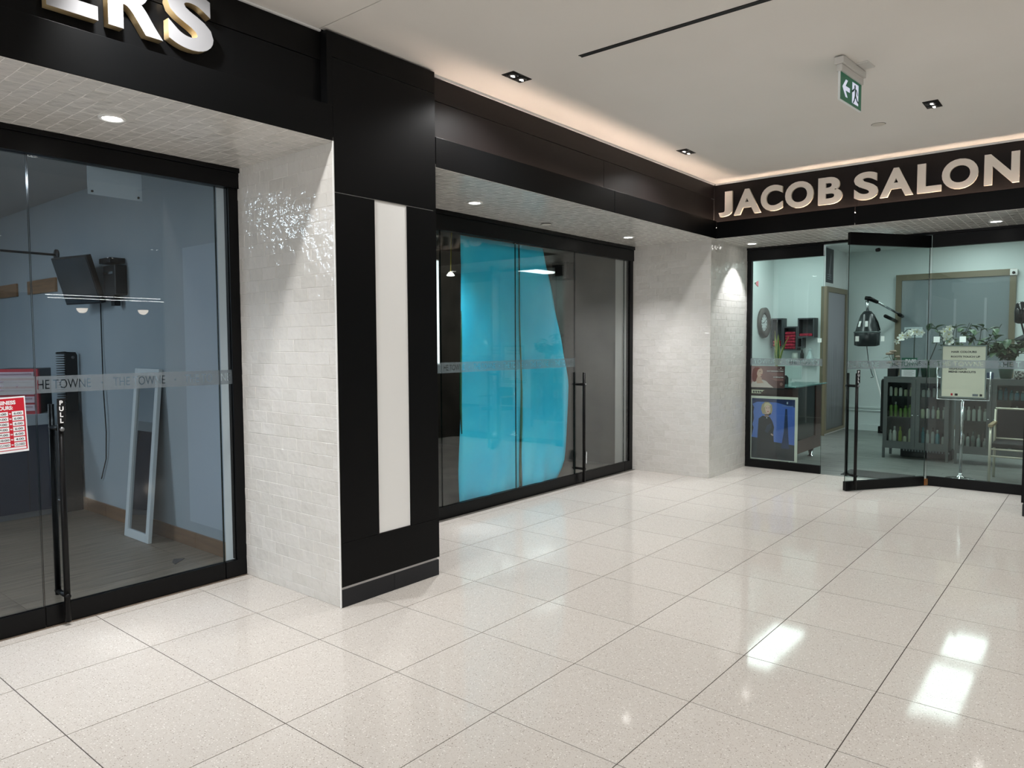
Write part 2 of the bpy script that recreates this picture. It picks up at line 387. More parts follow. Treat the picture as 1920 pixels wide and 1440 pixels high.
# ---- pillar between the two shops
pil = struct('wall_pillar', 'black clad pillar with a tall white panel and white tiled side', 'pillar')
B('core', TGROUT, pil, 2.6945, 3.51, FY+.012, 4.9, 0, 3.40)
for nm, a in (('panel', (2.692, 3.524, 2.493, 3.264)), ('panel', (2.692, 2.993, .395, 2.489)), ('panel', (3.264, 3.524, .395, 2.489)), ('panel', (2.692, 3.524, .124, .395))):
    B(nm, BLACK, pil, a[0], a[1], FY, FY+.012, a[2]+.001, a[3]-.001, bevel=.001)
B('panel', BLACK_ROUGH, pil, 2.692, 3.524, FY+.001, FY+.012, 3.268, 3.408, bevel=.001)
B('panel', BLACK, pil, 3.512, 3.524, FY+.012, 4.62, .124, 3.408); B('panel', BLACK, pil, 2.655, 2.692, FY+.001, FY+.07, SOF+.203, 3.408)
B('white_panel', PANELW, pil, 2.9945, 3.2625, FY+.007, FY+.0119, .398, 2.486, label='tall white panel')
for a, b in ((2.692, 3.110), (3.112, 3.517)): B('base_panel', BASEB, pil, a, b, FY-.002, FY+.012, .001, .108, bevel=.002)
B('base_panel', BASEB, pil, 3.512, 3.517, FY+.012, 4.62, .001, .108)
B('corner_trim', mat('bright_trim', (240, 240, 238), .3), pil, 2.686, 2.692, FY-.001, FY+.008, .001, SOF-.001, label='thin bright corner strip')
tile_face(pil, (2.6965, 4.618, 0), (0, -1, 0), (0, 0, 1), 4.618-FY-.010, SOF, limit=300, key=camd)

# ---- pier at the inner corner, tiled on two faces
pier = struct('wall_pier', 'white tiled corner pier between the empty shop and the salon', 'pier')
B('core', TGROUT, pier, FX+.003, 9.13, FY+.066, 4.9, 0, 3.40)
tile_face(pier, (FX+.005, 4.64, 0), (0, -1, 0), (0, 0, 1), 4.64-FY-.061, SOF, limit=300, key=camd)
pier2 = struct('wall_pier_salon', 'white tiled salon side of the corner pier with a bright scallop of light', 'pier')
B('backing', TGROUT, pier2, FX+.012, 9.118, FY+.0635, FY+.0655, 0, SOF)
tile_face(pier2, (FX+.001, FY+.0655, 0), (1, 0, 0), (0, 0, 1), 9.118-FX-.001, SOF, limit=300, key=camd)
# ---- pillar at the right edge
p2 = struct('wall_pillar_right', 'black clad pillar with a low base at the right edge', 'pillar')
B('core', BLACK, p2, FX, 9.1, -.25, .60, .124, SOF-.001, bevel=.002); B('core', DARKGAP, p2, FX+.02, 9.1, -.24, .58, .09, .124)
B('base_panel', BASEB, p2, FX+.002, 9.1, -.25, .59, .001, .109, bevel=.002)
B('jamb', BLACK, p2, FX+1.0, 9.13, .60, .67, 0, SOF)

# ---- tiled soffits
def soffit(name, label, x0, x1, y0, y1, rows_along, key):
    s = struct(name, label, 'soffit')
    B('backing', TGROUT, s, x0, x1, y0, y1, SOF-.0022, SOF+.02)
    if rows_along == 'Y': tile_face(s, (x0, y0, SOF+.0008), (0, 1, 0), (1, 0, 0), y1-y0, x1-x0, first=TV, key=key)
    else: tile_face(s, (x0, y1, SOF+.0008), (1, 0, 0), (0, -1, 0), x1-x0, y1-y0, first=TV, key=key)
    return s
soffit('trim_4', 'white tiled soffit over the left shop front', -.6, 2.699, FY+.004, 4.62, 'Y', camd)
soffit('trim_5', 'white tiled soffit over the middle shop front', 3.526, FX+.008, FY+.004, 4.64, 'Y', camd)
soffit('trim_6', 'white tiled soffit over the salon front', FX+.004, 9.12, -1.0, FY+.068, 'X', lambda p: camd(p)+(50 if p.y < .4 else 0))

# ================================================================== SHOP FRONTS
HB, HT, RT = 2.62, SOF, .115
def rail_box(par, name, x0, x1, y0, y1, z0, z1, bev=.002): return B(name, FRAME, par, x0, x1, y0, y1, z0, z1, bevel=bev)
# -- barber shop (glass plane y = 4.62)
GY = 4.632
w1 = struct('window_1', 'glass shop front beside the left shop door with frosted name band', 'window')
rail_box(w1, 'header', -3, 2.70, 4.60, 4.68, HB+.03, 2.752); rail_box(w1, 'header_cap', -3, 2.725, 4.585, 4.69, 2.752, SOF)
rail_box(w1, 'rail', -3, 1.447, 4.618, 4.66, .002, RT); rail_box(w1, 'rail', 2.541, 2.70, 4.618, 4.66, .002, RT)
rail_box(w1, 'post', 2.626, 2.70, 4.618, 4.68, RT, HB+.03)
for a, b in ((-.74, .355), (.36, 1.447)): pane(w1, GLASS_B, a, b, GY, RT, HB+.03)
pane(w1, GLASS_B, 2.541, 2.626, GY, RT, HB+.03)
def band_on(par, x0, x1, y, first, z=1.331, h=.096):
    me = band_mesh(x1-x0, h, first-x0); return link('frosted_band', me, par, M=basis((x0, y, z), (1, 0, 0), (0, 0, 1)), label='frosted strip with the lettering THE TOWNE cut clear')
band_on(w1, .36, 1.447, GY-.0015, 1.36); band_on(w1, 2.541, 2.626, GY-.0015, 2.235)
def pull(par, T, z0=.02, z1=1.262, plate=True):
    """ladder pull through a glass door; T: local x along the door, y outward"""
    bar = []
    for yy in (.062, -.074):
        b = MB().tube([(0, yy, z0 if yy > 0 else .15), (0, yy, z1)], .0165, 12).build('pull_bar', FRAME, par, True, M=T); bar.append(b)
    for z in (1.128, .17):
        MB().tube([(0, .082, z), (0, -.094, z)], .0145, 12).build('crossbar', FRAME, bar[0], True)
    MB().tube([(0, .062, z1), (0, .062, z1+.004)], .013, 12).build('end_cap', CHROME, bar[0], True)
    MB().tube([(0, .083, 1.128), (0, .0865, 1.128)], .012, 12).build('lock_face', mat('lock_grey', (120, 122, 124), .4, .6), bar[0], True)
    if plate:
        p = MB().box(-.021, .021, .080, .083, 1.158, 1.30).build('pull_plate', mat('plate_black', (16, 17, 20), .3), bar[0], bevel=.001, label='black plate lettered PULL')
        for i, ch in enumerate('PULL'):
            me = text_mesh('letter', ch, .034, mat('letter_white', (240, 240, 240), .4), .0006, offset=.0012)
            fit_mesh(me, h=.026); wd = max(v.co.x for v in me.vertices); me.transform(Matrix.Translation((-wd/2, 0, 0)))
            link('letter', me, bar[0], M=basis((0, .0838, 1.264-i*.0335), (-1, 0, 0) if False else (1, 0, 0), (0, 0, 1)) if par.get('flip') else basis((0, .0838, 1.264-i*.0335), (-1, 0, 0), (0, 0, 1)))
d1 = struct('door_1', 'glass door of the left shop with black ladder pull lettered PULL', 'door')
rail_box(d1, 'bottom_rail', 1.453, 2.535, 4.618, 4.66, .006, RT); pane(d1, GLASS_B, 1.453, 2.535, GY, RT, HB+.028)
band_on(d1, 1.453, 2.535, GY-.0015, 1.36)
pull(d1, Matrix.Translation((1.545, GY-.002, 0)) @ Matrix.Rotation(PI, 4, 'Z'))
# -- empty shop (glass plane y = 4.645)
GM = 4.658
w2 = struct('window_2', 'glass front of the empty middle shop behind black rails', 'window')
rail_box(w2, 'header', 3.526, 8.036, 4.63, 4.70, HB-.012, 2.742); rail_box(w2, 'header_cap', 3.526, 8.036, 4.615, 4.71, 2.742, SOF)
rail_box(w2, 'rail', 3.526, 6.776, 4.643, 4.69, .002, RT); rail_box(w2, 'rail', 7.846, 8.036, 4.643, 4.69, .002, RT)
rail_box(w2, 'post', 7.962, 8.036, 4.643, 4.70, RT, HB-.012)
for a, b in ((3.527, 4.664), (4.668, 5.726), (5.730, 6.776), (7.846, 7.962)): pane(w2, GLASS_M, a, b, GM, RT, HB-.012)
BAND = film('frosted_film_faint', (160, 176, 180), .24, .4); band_on(w2, 3.527, 4.664, GM-.0015, 3.7); band_on(w2, 4.668, 5.726, GM-.0015, 5.03); band_on(w2, 5.730, 6.776, GM-.0015, 5.9)
d2 = struct('door_2', 'glass door of the empty middle shop with black ladder pull', 'door')
rail_box(d2, 'bottom_rail', 6.780, 7.842, 4.643, 4.69, .006, RT); pane(d2, GLASS_M, 6.780, 7.842, GM, RT, HB-.014)
pull(d2, Matrix.Translation((6.865, GM-.002, 0)) @ Matrix.Rotation(PI, 4, 'Z'), plate=False)
BAND = MATS['frosted_film']
# -- salon (glass plane x = 9.12)
GX = 9.132
w3 = struct('window_3', 'narrow fixed glass of the salon front at the left of its open door', 'window')
rail_box(w3, 'header', 9.105, 9.17, 2.687, 3.622, HB, 2.755); rail_box(w3, 'rail', 9.118, 9.16, 2.687, 3.622, .002, .10)
rail_box(w3, 'post', 9.118, 9.18, 3.565, 3.622, .10, HB); pane(w3, GLASS_S, 2.687, 3.565, GX, .10, HB, 'Y')
me = band_mesh(3.565-2.687, .088, 3.565-3.184, .56); link('frosted_band', me, w3, M=basis((GX-.0015, 3.565, 1.306), (0, -1, 0), (0, 0, 1)), label='frosted strip with the lettering THE TOWNE cut clear')
t7 = struct('trim_7', 'thin black header cap across the whole salon front', 'trim')
rail_box(t7, 'header_cap', 9.09, 9.18, .67, 3.622, 2.755, SOF)
w4 = struct('window_4', 'fixed glass of the salon front at the right of its open door', 'window')
rail_box(w4, 'header', 9.105, 9.17, .67, 1.553, HB, 2.755); rail_box(w4, 'rail', 9.118, 9.16, .67, 1.553, .002, .105)
pane(w4, GLASS_S, .67, 1.553, GX, .105, HB, 'Y')
me = band_mesh(.88, .088, 1.553-.987, .56); link('frosted_band', me, w4, M=basis((GX-.0015, 1.553, 1.306), (0, -1, 0), (0, 0, 1)), label='frosted strip with the lettering THE TOWNE cut clear')
d3 = thing('door_3', 'salon glass door swung open into the hall', 'door', (9.112, 1.565, 0), math.atan2(.606, -.884), kind='structure')
rail_box(d3, 'top_rail', .012, 1.072, -.022, .022, HB-.005, 2.745); rail_box(d3, 'bottom_rail', .03, 1.072, -.022, .022, .006, .104)
mb = MB().box(.012, 1.07, -.006, .006, .104, HB-.005); mb.m = [1, 1, 0, 0, 1, 1]; mb.build('pane', [GLASS_S, GEDGE], d3)
me = band_mesh(1.058, .088, .47, .56); link('frosted_band', me, d3, M=basis((1.07, .0075, 1.306), (-1, 0, 0), (0, 0, 1)), label='frosted strip with the lettering THE TOWNE cut clear')
pull(d3, Matrix.Translation((.99, 0, 0)), plate=True)
MB().box(-.02, .03, -.02, .02, .006, .075).box(-.012, .022, .02, .03, .015, .06).build('pivot_block', mat('brass', (176, 128, 84), .35, .7), d3, label='brass coloured bottom pivot')
MB().tube([(.72, .0, 2.57), (.72, .035, 2.57)], .02, 12).build('door_stop', FRAME, d3, True)
STK = mat('sticker_white', (208, 232, 226), .6)
for s in (.915, .865, .10):
    pass
for s, z in ((.93, 1.60), (.60, 1.60)): MB().box(s, s+.045, .0062, .0075, z, z+.055).build('sticker', STK, d3, label='small pale square sticker')
for yy in (1.49, 1.245): MB().box(GX-.0012, GX-.0002, yy-.03, yy+.03, 1.585, 1.648).build('sticker', STK, w4, label='small pale square sticker')
MB().box(GX-.0012, GX-.0002, 2.70, 2.745, 1.59, 1.64).build('sticker', STK, w3, label='small pale square sticker')

# ================================================================== SHOP INTERIORS (walls, floors, ceilings)
def room(nm, label, boxes, m):
    if len(boxes) > 1:
        for bx, e, l in zip(boxes, ('', '_right', '_left'), ('', ', right side', ', left side')): room(nm+e, label+l, [bx], m)
        return
    s = struct(nm, label, 'wall' if nm.startswith('wall') else nm.split('_')[0])
    for k, bx in enumerate(boxes): B('panel', m, s, *bx)
    return s
BLUEGREY = noise_col(mat('blue_grey_paint', (150, 160, 166), .7), (146, 157, 164), (156, 165, 170), 1)
PALEBLUE = mat('pale_blue_paint', (168, 178, 188), .7)
wb = room('wall_barber', 'blue grey painted side wall inside the left shop', [(2.80, 2.86, 4.9, 11.6, 0, 3.05)], BLUEGREY)
B('paint_patch', PALEBLUE, wb, 2.7985, 2.80, 4.92, 5.62, .20, 2.35)
bb = struct('baseboard_1', 'wooden baseboard along the side wall inside the left shop', 'baseboard')
WOODB = plank_mat('oak_base', (104, 78, 56), (130, 99, 72), (1, .3, 4))
for k in range(8): B('board', WOODB if k != 0 else mat('raw_board', (140, 116, 86), .6), bb, 2.785, 2.7995, 4.9+(.2 if k else 0)+max(0, k-1)*.42, 4.9+.2+k*.42-.004, .002, .12)
room('wall_barber_back', 'blue grey back wall inside the left shop', [(-6, 2.8, 11.5, 11.6, 0, 3.05), (-6.1, -6, 4.7, 11.6, 0, 3.05)], BLUEGREY)
room('ceiling_barber', 'grey ceiling inside the left shop', [(-6, 2.8, 4.70, 11.6, 3.05, 3.1)], mat('shop_ceiling_grey', (150, 152, 154), .9))
def planks(nm, label, x0, x1, y0, y1, along, L, W, m, stagger=True):
    s = struct(nm, label, 'floor'); B('underlay', DARKGAP, s, x0, x1, y0, y1, -.08, -.003)
    a0, a1, b0, b1 = (x0, x1, y0, y1) if along == 'X' else (y0, y1, x0, x1)
    b = b0; k = 0; cells = []
    while b < b1-.01:
        a = a0-(random.uniform(.1, .9)*L if stagger else 0)
        while a < a1-.01:
            p, q = max(a, a0), min(a+L, a1)
            if q-p > .02: cells.append((p, q, b, min(b+W, b1)) if along == 'X' else (b, min(b+W, b1), p, q))
            a += L
        b += W; k += 1
    cells.sort(key=lambda c: camd(Vector(((c[0]+c[1])/2, (c[2]+c[3])/2, 0))))
    fld = MB()
    for k, c in enumerate(cells):
        e = .0012
        if k < 290: MB().box(c[0]+e, c[1]-e, c[2]+e, c[3]-e, -.003, 0).build('plank', m, s)
        else: fld.box(c[0]+e, c[1]-e, c[2]+e, c[3]-e, -.003, 0)
    if fld.v: fld.build('plank_field', m, s, kind='stuff')
    return s
planks('floor_barber', 'grey brown wood plank floor inside the left shop', -3, 2.79, 4.602, 11.5, 'X', 1.12, .187, plank_mat('grey_oak', (100, 88, 76), (136, 121, 106), (.35, 5, 1)), False)
CONC = noise_col(mat('raw_concrete', (84, 80, 74), .85), (74, 71, 66), (98, 93, 86), 1.6, 5)
room('wall_empty_shop', 'bare dark concrete walls inside the empty middle shop', [(3.5, 8.3, 9.5, 9.6, 0, 3.3), (8.20, 8.3, 4.9, 9.5, 0, 3.3), (3.46, 3.5, 4.9, 9.5, 0, 3.3)], CONC)
room('floor_empty_shop', 'bare concrete floor inside the empty middle shop', [(3.5, 8.2, 4.602, 9.5, -.05, -.001)], CONC)
room('ceiling_empty_shop', 'dark open ceiling inside the empty middle shop', [(3.5, 8.3, 4.72, 9.6, 3.3, 3.35)], mat('dark_ceiling', (30, 31, 32), .9))
SALW = mat('salon_paint', (208, 218, 217), .75)
wsl = room('wall_salon_left', 'pale salon side wall with the round clock', [(9.14, 12.95, 4.64, 4.74, 0, 3.2)], SALW)
wsb = room('wall_salon_shelf', 'pale salon wall behind the dark shelf boxes', [(12.90, 13.0, 3.86, 4.64, 0, 3.2)], SALW)
wsp = room('wall_salon_partition', 'pale salon partition holding the frosted door', [(12.90, 14.25, 3.775, 3.86, 0, 3.2)], SALW)
wsk = room('wall_salon_back', 'pale salon back wall', [(14.15, 14.25, -4, 3.775, 0, 3.2)], SALW)
B('dado_rail', SALW, wsk, 14.13, 14.15, 2.96, 3.77, .40, .43); B('dado_rail', SALW, wsk, 14.13, 14.15, 2.96, 3.77, .35, .37)
b2 = struct('baseboard_2', 'pale baseboard along the salon back wall', 'baseboard'); B('board', SALW, b2, 14.125, 14.149, -3.9, 3.76, .001, .11)
b3 = struct('baseboard_3', 'white baseboard under the frosted salon door', 'baseboard'); B('board', WHITEM, b3, 12.91, 14.12, 3.755, 3.774, .001, .03)
room('ceiling_salon', 'white ceiling inside the salon', [(9.18, 14.25, -4, 4.74, 3.2, 3.25)], mat('salon_ceiling', (222, 228, 226), .9))
planks('floor_salon', 'grey wood plank floor inside the salon', 9.125, 14.15, -3.0, 4.64, 'Y', 1.3, .16, plank_mat('salon_plank', (92, 96, 94), (136, 139, 135), (5, .3, 1)))

# lights inside the shops
SALLED = mat('salon_light_panel', (240, 246, 244), .4, emit=(236, 250, 247), es=10)
def troffer(label, x0, y0, wx, wy, z, m):
    t = thing('ceiling_light', label, 'ceiling light', (x0+wx/2, y0+wy/2, z))
    a, b = wx/2, wy/2
    MB().box(-a-.02, a+.02, -b-.02, b+.02, -.006, 0).build('frame', WHITEM, t); MB().box(-a, a, -b, b, -.010, -.0065).build('diffuser', m, t)
for x in (9.3, 10.0, 11.12, 12.6):  # first and last rows are unseen panels added to brighten the salon
    for y in ((1.38, 3.75, -.9) if x < 12 else (1.38, -.9)): troffer('square edged ceiling light panel in the salon %s, %s' % ('added behind the glass' if x < 9.5 else 'second from the glass' if x < 11 else 'in the middle row' if x < 12 else 'added near the back', {1.38: 'above the cabinets', 3.75: 'above the desk', -.9: 'at the far right'}[y]), x, y, .55 if x < 9.5 else 1.06, .52, 3.2, SALLED)
BARLED = mat('barber_light_panel', (236, 244, 250), .4, emit=(226, 239, 250), es=34)
troffer('long cool light panel on the ceiling of the left shop', -.6, 7.25, 1.3, .32, 3.05, BARLED)
troffer('second cool light panel deeper in the left shop', -3.9, 8.6, 2.3, .7, 3.05, BARLED)

# ================================================================== CEILING FIXTURES
def downlight(label, x, y, rz=0):
    t = thing('downlight', label, 'downlight', (x, y, CEIL), rz, 'square black twin downlights')
    MB().box(-.10, .10, -.053, .053, -.004, 0).build('trim', FRAME, t, bevel=.001)
    for s in (-.047, .047):
        MB().lathe([(.041, 0), (.041, -.004), (.034, -.008), (.026, -.008)], 20, (s, 0, -.004)).build('lamp_ring', mat('lamp_ring', (30, 30, 31), .3), t, True)
        T = Matrix.Translation((s, .008, -.005)) @ Matrix.Rotation(.5, 4, 'X')
        MB().lathe([(.018, .003), (.025, 0), (.022, -.003), (.012, -.005), (.002, -.006)], 16, T=T).build('lens', LIGHTW, t, True)
downlight('twin black downlight nearest the pillar, in the warm glow by the fascia', 3.97, 3.21)
downlight('twin black downlight in the warm glow nearest the inner corner', 6.54, 3.21)
downlight('twin black downlight right of the exit sign', 6.48, 1.13)
for lb, x, y in (('left, above the hall before the left shop', 1.38, 3.21), ('across the hall, nearer the left', 3.97, -4.9), ('across the hall by the bulkhead', 6.52, -6.9), ('across the hall, second from the bulkhead', 6.52, -4.9)):
    downlight('twin black downlight '+lb, x, y)
def round_light(label, x, y):
    t = thing('soffit_light', label, 'soffit light', (x, y, SOF-.009), 0, 'round soffit lights')
    MB().lathe([(.066, .009), (.066, 0), (.060, -.003), (.049, -.001), (.047, .009)], 28).build('trim_ring', WHITEM, t, True)
    MB().lathe([(.046, .006), (.046, .001), (.03, -.0015), (.004, -.002)], 24).build('lens', LIGHTW, t, True)
for lb, (x, y) in zip(('round light in the tiled soffit over the left shop door', 'round light in the middle soffit nearer the pillar', 'round light in the middle soffit nearer the corner pier',
        'round light in the salon soffit beside the corner pier', 'round light in the salon soffit at the right edge', 'round light in the tiled soffit beyond the left edge'), SOFL): round_light(lb, x, y)
def disc(label, x, y, z):
    t = thing('sprinkler_cover', label, 'sprinkler cover', (x, y, z)); MB().lathe([(.052, 0), (.052, -.004), (.046, -.006), (.002, -.007)], 24).build('cover_plate', mat('cover_white', (205, 200, 190), .6), t, True)
    MB().lathe([(.056, 0), (.056, -.0015)], 24).build('shadow_ring', mat('cover_gap', (90, 86, 80), .8), t)
disc('flat round sprinkler cover on the hall ceiling below the exit sign', 6.781, 1.579, CEIL); disc('flat round sprinkler cover in the middle soffit', 5.882, 4.389, SOF-.009)
t = thing('air_slot', 'long black linear air slot in the hall ceiling', 'air vent', (3.951, 1.5, CEIL))
MB().box(-.016, .016, -1.174, 1.174, -.003, 0).build('slot', mat('slot_black', (6, 6, 6), .7), t); MB().box(-.019, -.016, -1.177, 1.177, -.004, 0).box(.016, .019, -1.177, 1.177, -.004, 0).build('flange', FRAME, t)
# exit sign
ex = thing('exit_sign', 'green running man exit sign hanging from the ceiling', 'exit sign', (5.20, 1.387, CEIL), math.radians(-5))
SIGNG = mat('sign_green', (0, 88, 60), .35, emit=(0, 110, 76), es=.2); SIGNW = mat('sign_white', (225, 230, 245), .4, emit=(214, 220, 250), es=.5)
MB().box(-.205, .205, -.03, .03, -.052, -.008).build('housing', mat('housing_grey', (205, 203, 198), .5), ex, bevel=.006)
MB().box(-.195, .195, -.018, .018, -.096, -.052).build('housing_neck', MATS['housing_grey'], ex, bevel=.006)
MB().box(.02, .16, -.10, -.03, -.008, 0).box(-.17, .17, -.025, .025, -.008, 0).build('mount_plate', MATS['housing_grey'], ex, bevel=.002)
MB().box(-.186, .186, -.006, .006, -.268, -.096).build('face_panel', SIGNG, ex, label='green illuminated face with white arrow and running figure')
MB().box(-.190, -.1865, -.007, .007, -.268, -.096).box(-.19, .19, -.007, .007, -.272, -.2685).build('edge_strip', mat('acrylic_edge', (230, 235, 235), .3), ex)
TE = basis((0, -.0062, -.182), (1, 0, 0), (0, 0, 1))
def shp(par, nm, m, pts, lift=0, th=.0006): return MB().poly(pts, th, TE @ Matrix.Translation((0, 0, lift))).build(nm, m, par)
shp(ex, 'arrow', SIGNW, [(-.150, 0), (-.095, .055), (-.060, .055), (-.098, .014), (-.022, .014), (-.022, -.014), (-.098, -.014), (-.060, -.055), (-.095, -.055)])
shp(ex, 'doorway', SIGNW, [(.02, -.066), (.13, -.066), (.13, .068), (.02, .068)])
G2 = mat('figure_green', (0, 70, 56), .5)
shp(ex, 'figure', G2, [(.066+.012*math.cos(a*PI/5), .045+.014*math.sin(a*PI/5)) for a in range(10)], .0008)
shp(ex, 'figure', G2, [(.058, .028), (.090, .026), (.112, .000), (.122, -.004), (.118, .008), (.098, .030), (.086, .034), (.052, .033), (.014, .012), (.012, -.004), (.022, .002), (.052, .016)], .0009)
shp(ex, 'figure', G2, [(.064, .03), (.088, .028), (.086, -.008), (.108, -.030), (.128, -.040), (.130, -.030), (.140, -.032), (.134, -.054), (.102, -.044), (.078, -.022), (.060, -.05), (.04, -.066), (.028, -.064), (.05, -.042), (.064, -.012)], .0010)

# ================================================================== SHOP SIGNS
GOLD = mat('gold_return', (196, 172, 128), .35, .3); FACEW = mat('letter_acrylic', (134, 134, 136), .35, spec=.3); FACEC = mat('letter_acrylic_warm', (226, 219, 210), .4)
def letter(par, ch, x, wdt, h, M0, face, side, depth=.045):
    me = text_mesh('letter', ch, .38, [side, face], extrude=depth/2, offset=.014); fit_mesh(me, w=wdt, h=h)
    me.transform(Matrix.Translation((x, 0, depth/2)))
    me.update()
    for p in me.polygons: p.material_index = 1 if p.normal.z > .5 and p.center.z > depth*.6 else 0
    o = link('letter', me, par, M=M0)
    # thin rim behind the face, slightly larger, like a folded return
    return o
sg = thing('shop_sign', 'raised white letters JACOB SALON on the black salon fascia', 'sign', (FX+.074, 3.55, 3.034))
MS = basis((0, 0, 0), (0, -1, 0), (0, 0, 1)) @ Matrix.Translation((0, 0, .004))
# x from the left end, widths along the wall
for ch, x, wd in (('J', 0, .16), ('A', .18, .308), ('C', .488, .24), ('O', .756, .296), ('B', 1.10, .24), ('S', 1.453, .227), ('A', 1.696, .297), ('L', 2.029, .205), ('O', 2.238, .296), ('N', 2.58, .27)):
    letter(sg, ch, x, wd, .279, MS, FACEC, mat('letter_side_warm', (205, 196, 182), .45), .030)
sb = thing('shop_sign', 'raised white letters ERS with gold edges on the left black fascia', 'sign', (1.213, FY+.058, 3.052))
MS2 = basis((0, 0, 0), (1, 0, 0), (0, 0, 1)) @ Matrix.Translation((0, 0, .004))
for ch, x, wd in (('E', 0, .207), ('R', .25, .247), ('S', .523, .23)):
    letter(sb, ch, x, wd, .285, MS2, FACEW, GOLD, .05)

# ================================================================== LEFT SHOP CONTENTS
bh = thing('business_hours_sign', 'red and white business hours card taped inside the left glass', 'sign', (1.405, GY-.0022, 1.01))
TB = basis((-.205, 0, 0), (1, 0, 0), (0, 0, 1)) @ Matrix.Rotation(math.radians(2), 4, 'Z')
RED = mat('print_red', (196, 22, 44), .45); CARD = mat('card_white', (236, 238, 240), .5); INK = mat('print_black', (20, 20, 24), .6)
def pb(par, nm, m, x0, x1, y0, y1, lift, T, **kw): return MB().poly([(x0, y0), (x1, y0), (x1, y1), (x0, y1)], .0004, T @ Matrix.Translation((0, 0, lift))).build(nm, m, par, **kw)
def ptext(par, body, size, m, x, y, lift, T, w=None, h=None, off=0, center=False, **kw):
    me = text_mesh('lettering', body, size, m, .0002, offset=off, **kw); fit_mesh(me, w, h)
    if center: x -= max(v.co.x for v in me.vertices)/2
    return link('lettering', me, par, M=T @ Matrix.Translation((x, y, lift)))
pb(bh, 'card', CARD, 0, .205, 0, .305, 0, TB); pb(bh, 'red_field', RED, .006, .199, .012, .297, .0005, TB)
ptext(bh, 'BUSINESS', .03, CARD, .1025, .263, .0011, TB, w=.112, h=.022, off=.0012, center=True); ptext(bh, 'HOURS:', .03, CARD, .1025, .235, .0011, TB, w=.082, h=.022, off=.0012, center=True)
hrs = [('9:00', '6:00')]*5+[('10:00', '4:00'), ('CLOSED', 'CLOSED')]
for k, (a, b) in enumerate(hrs):
    y = .202-k*.0285
    for xx, tx in ((.065, a), (.1375, b)):
        pb(bh, 'hour_box', CARD, xx, xx+.054, y, y+.023, .0010, TB)
        ptext(bh, tx, .02, INK, xx+.027, y+.005, .0015, TB, w=.046 if len(tx) > 4 else .038, h=.012, off=.0004, center=True)
    ptext(bh, 'to', .012, CARD, .1285, y+.007, .0012, TB, w=.011, h=.009, off=.0004, center=True)
    pb(bh, 'hour_box', CARD, .012, .060, y, y+.023, .0010, TB)
pb(bh, 'hour_box', CARD, .012, .193, .016, .027, .0010, TB)
# acrylic plate behind the glass
ac = thing('acrylic_plate', 'clear whitish acrylic plate hanging behind the left shop glass', 'plate', (1.924, 4.664, 2.485))
MB().box(-.155, .155, 0, .006, 0, .163).build('plate', film('acrylic_white', (196, 204, 210), .62, .4), ac)
for s in (-.132, .132): MB().tube([(s, -.001, .018), (s, -.006, .018)], .007, 10).build('screw', FRAME, ac, True)
# counter
co = thing('counter', 'navy reception counter with pale grey top in the left shop', 'counter', (1.6, 7.70, 0))
MB().box(-1.2, .925, 0, .85, .06, .86).build('body', mat('navy', (28, 50, 76), .4), co); MB().box(-1.2, .93, .04, .8, 0, .06).build('plinth', mat('plinth_grey', (120, 126, 134), .5), co)
MB().box(-1.22, .945, -.012, .86, .86, .962).build('countertop', mat('counter_grey', (176, 186, 194), .35), co, bevel=.004)
for k in range(9): MB().box(-1.2+k*.24, -1.2+k*.24+.006, -.004, .0005, .08, .85).build('groove', mat('navy_dark', (18, 34, 54), .5), co)
tc = thing('tool_case', 'red and black tool case with white drawers on the navy counter', 'tool case', (2.44, 7.72, .962), math.radians(-35))
# local -y face carries the drawers, local +x face is the black side
MB().box(-.34, 0, 0, .36, 0, .42).build('body', mat('case_black', (22, 22, 26), .4), tc, bevel=.006)
MB().box(-.34, 0, -.012, 0, 0, .42).box(-.004, .004, -.004, .03, 0, .42).build('red_frame', mat('case_red', (170, 26, 44), .4), tc)
for k in range(5):
    dz = .03+k*.076
    d = MB().box(-.32, -.03, -.022, -.012, dz, dz+.058).build('drawer', mat('drawer_white', (196, 176, 186), .4), tc, bevel=.002)
    MB().box(-.30, -.05, -.03, -.022, dz+.034, dz+.044).build('drawer_handle', mat('drawer_grey', (150, 120, 132), .4), d)
cb = thing('giant_comb', 'oversized black comb on a black stand at the counter end', 'decoration', (2.595, 7.705, 0))
MB().poly([(.075, 0), (.175, 0), (.18, .54), (.165, .57), (.075, .575)], .03, basis((0, .03, .962), (1, 0, 0), (0, 0, 1))).build('spine', mat('comb_black', (16, 16, 17), .35), cb)
for k in range(25): MB().poly([(0, .012), (.076, .008), (.076, .020), (0, .018)], .02, basis((0, .025, .962+k*.0225), (1, 0, 0), (0, 0, 1))).build('tooth', MATS['comb_black'], cb)
MB().poly([(0, .560), (.08, .562), (.08, .578), (.004, .572)], .03, basis((0, .03, .962), (1, 0, 0), (0, 0, 1))).build('tip', MATS['comb_black'], cb)
MB().box(.0, .18, -.01, .04, 0, .962).build('stand', MATS['comb_black'], cb); MB().tube([(.14, 0, 1.482), (.14, -.004, 1.482)], .014, 12).build('rivet', mat('rivet', (110, 112, 114), .4, .5), cb, True)
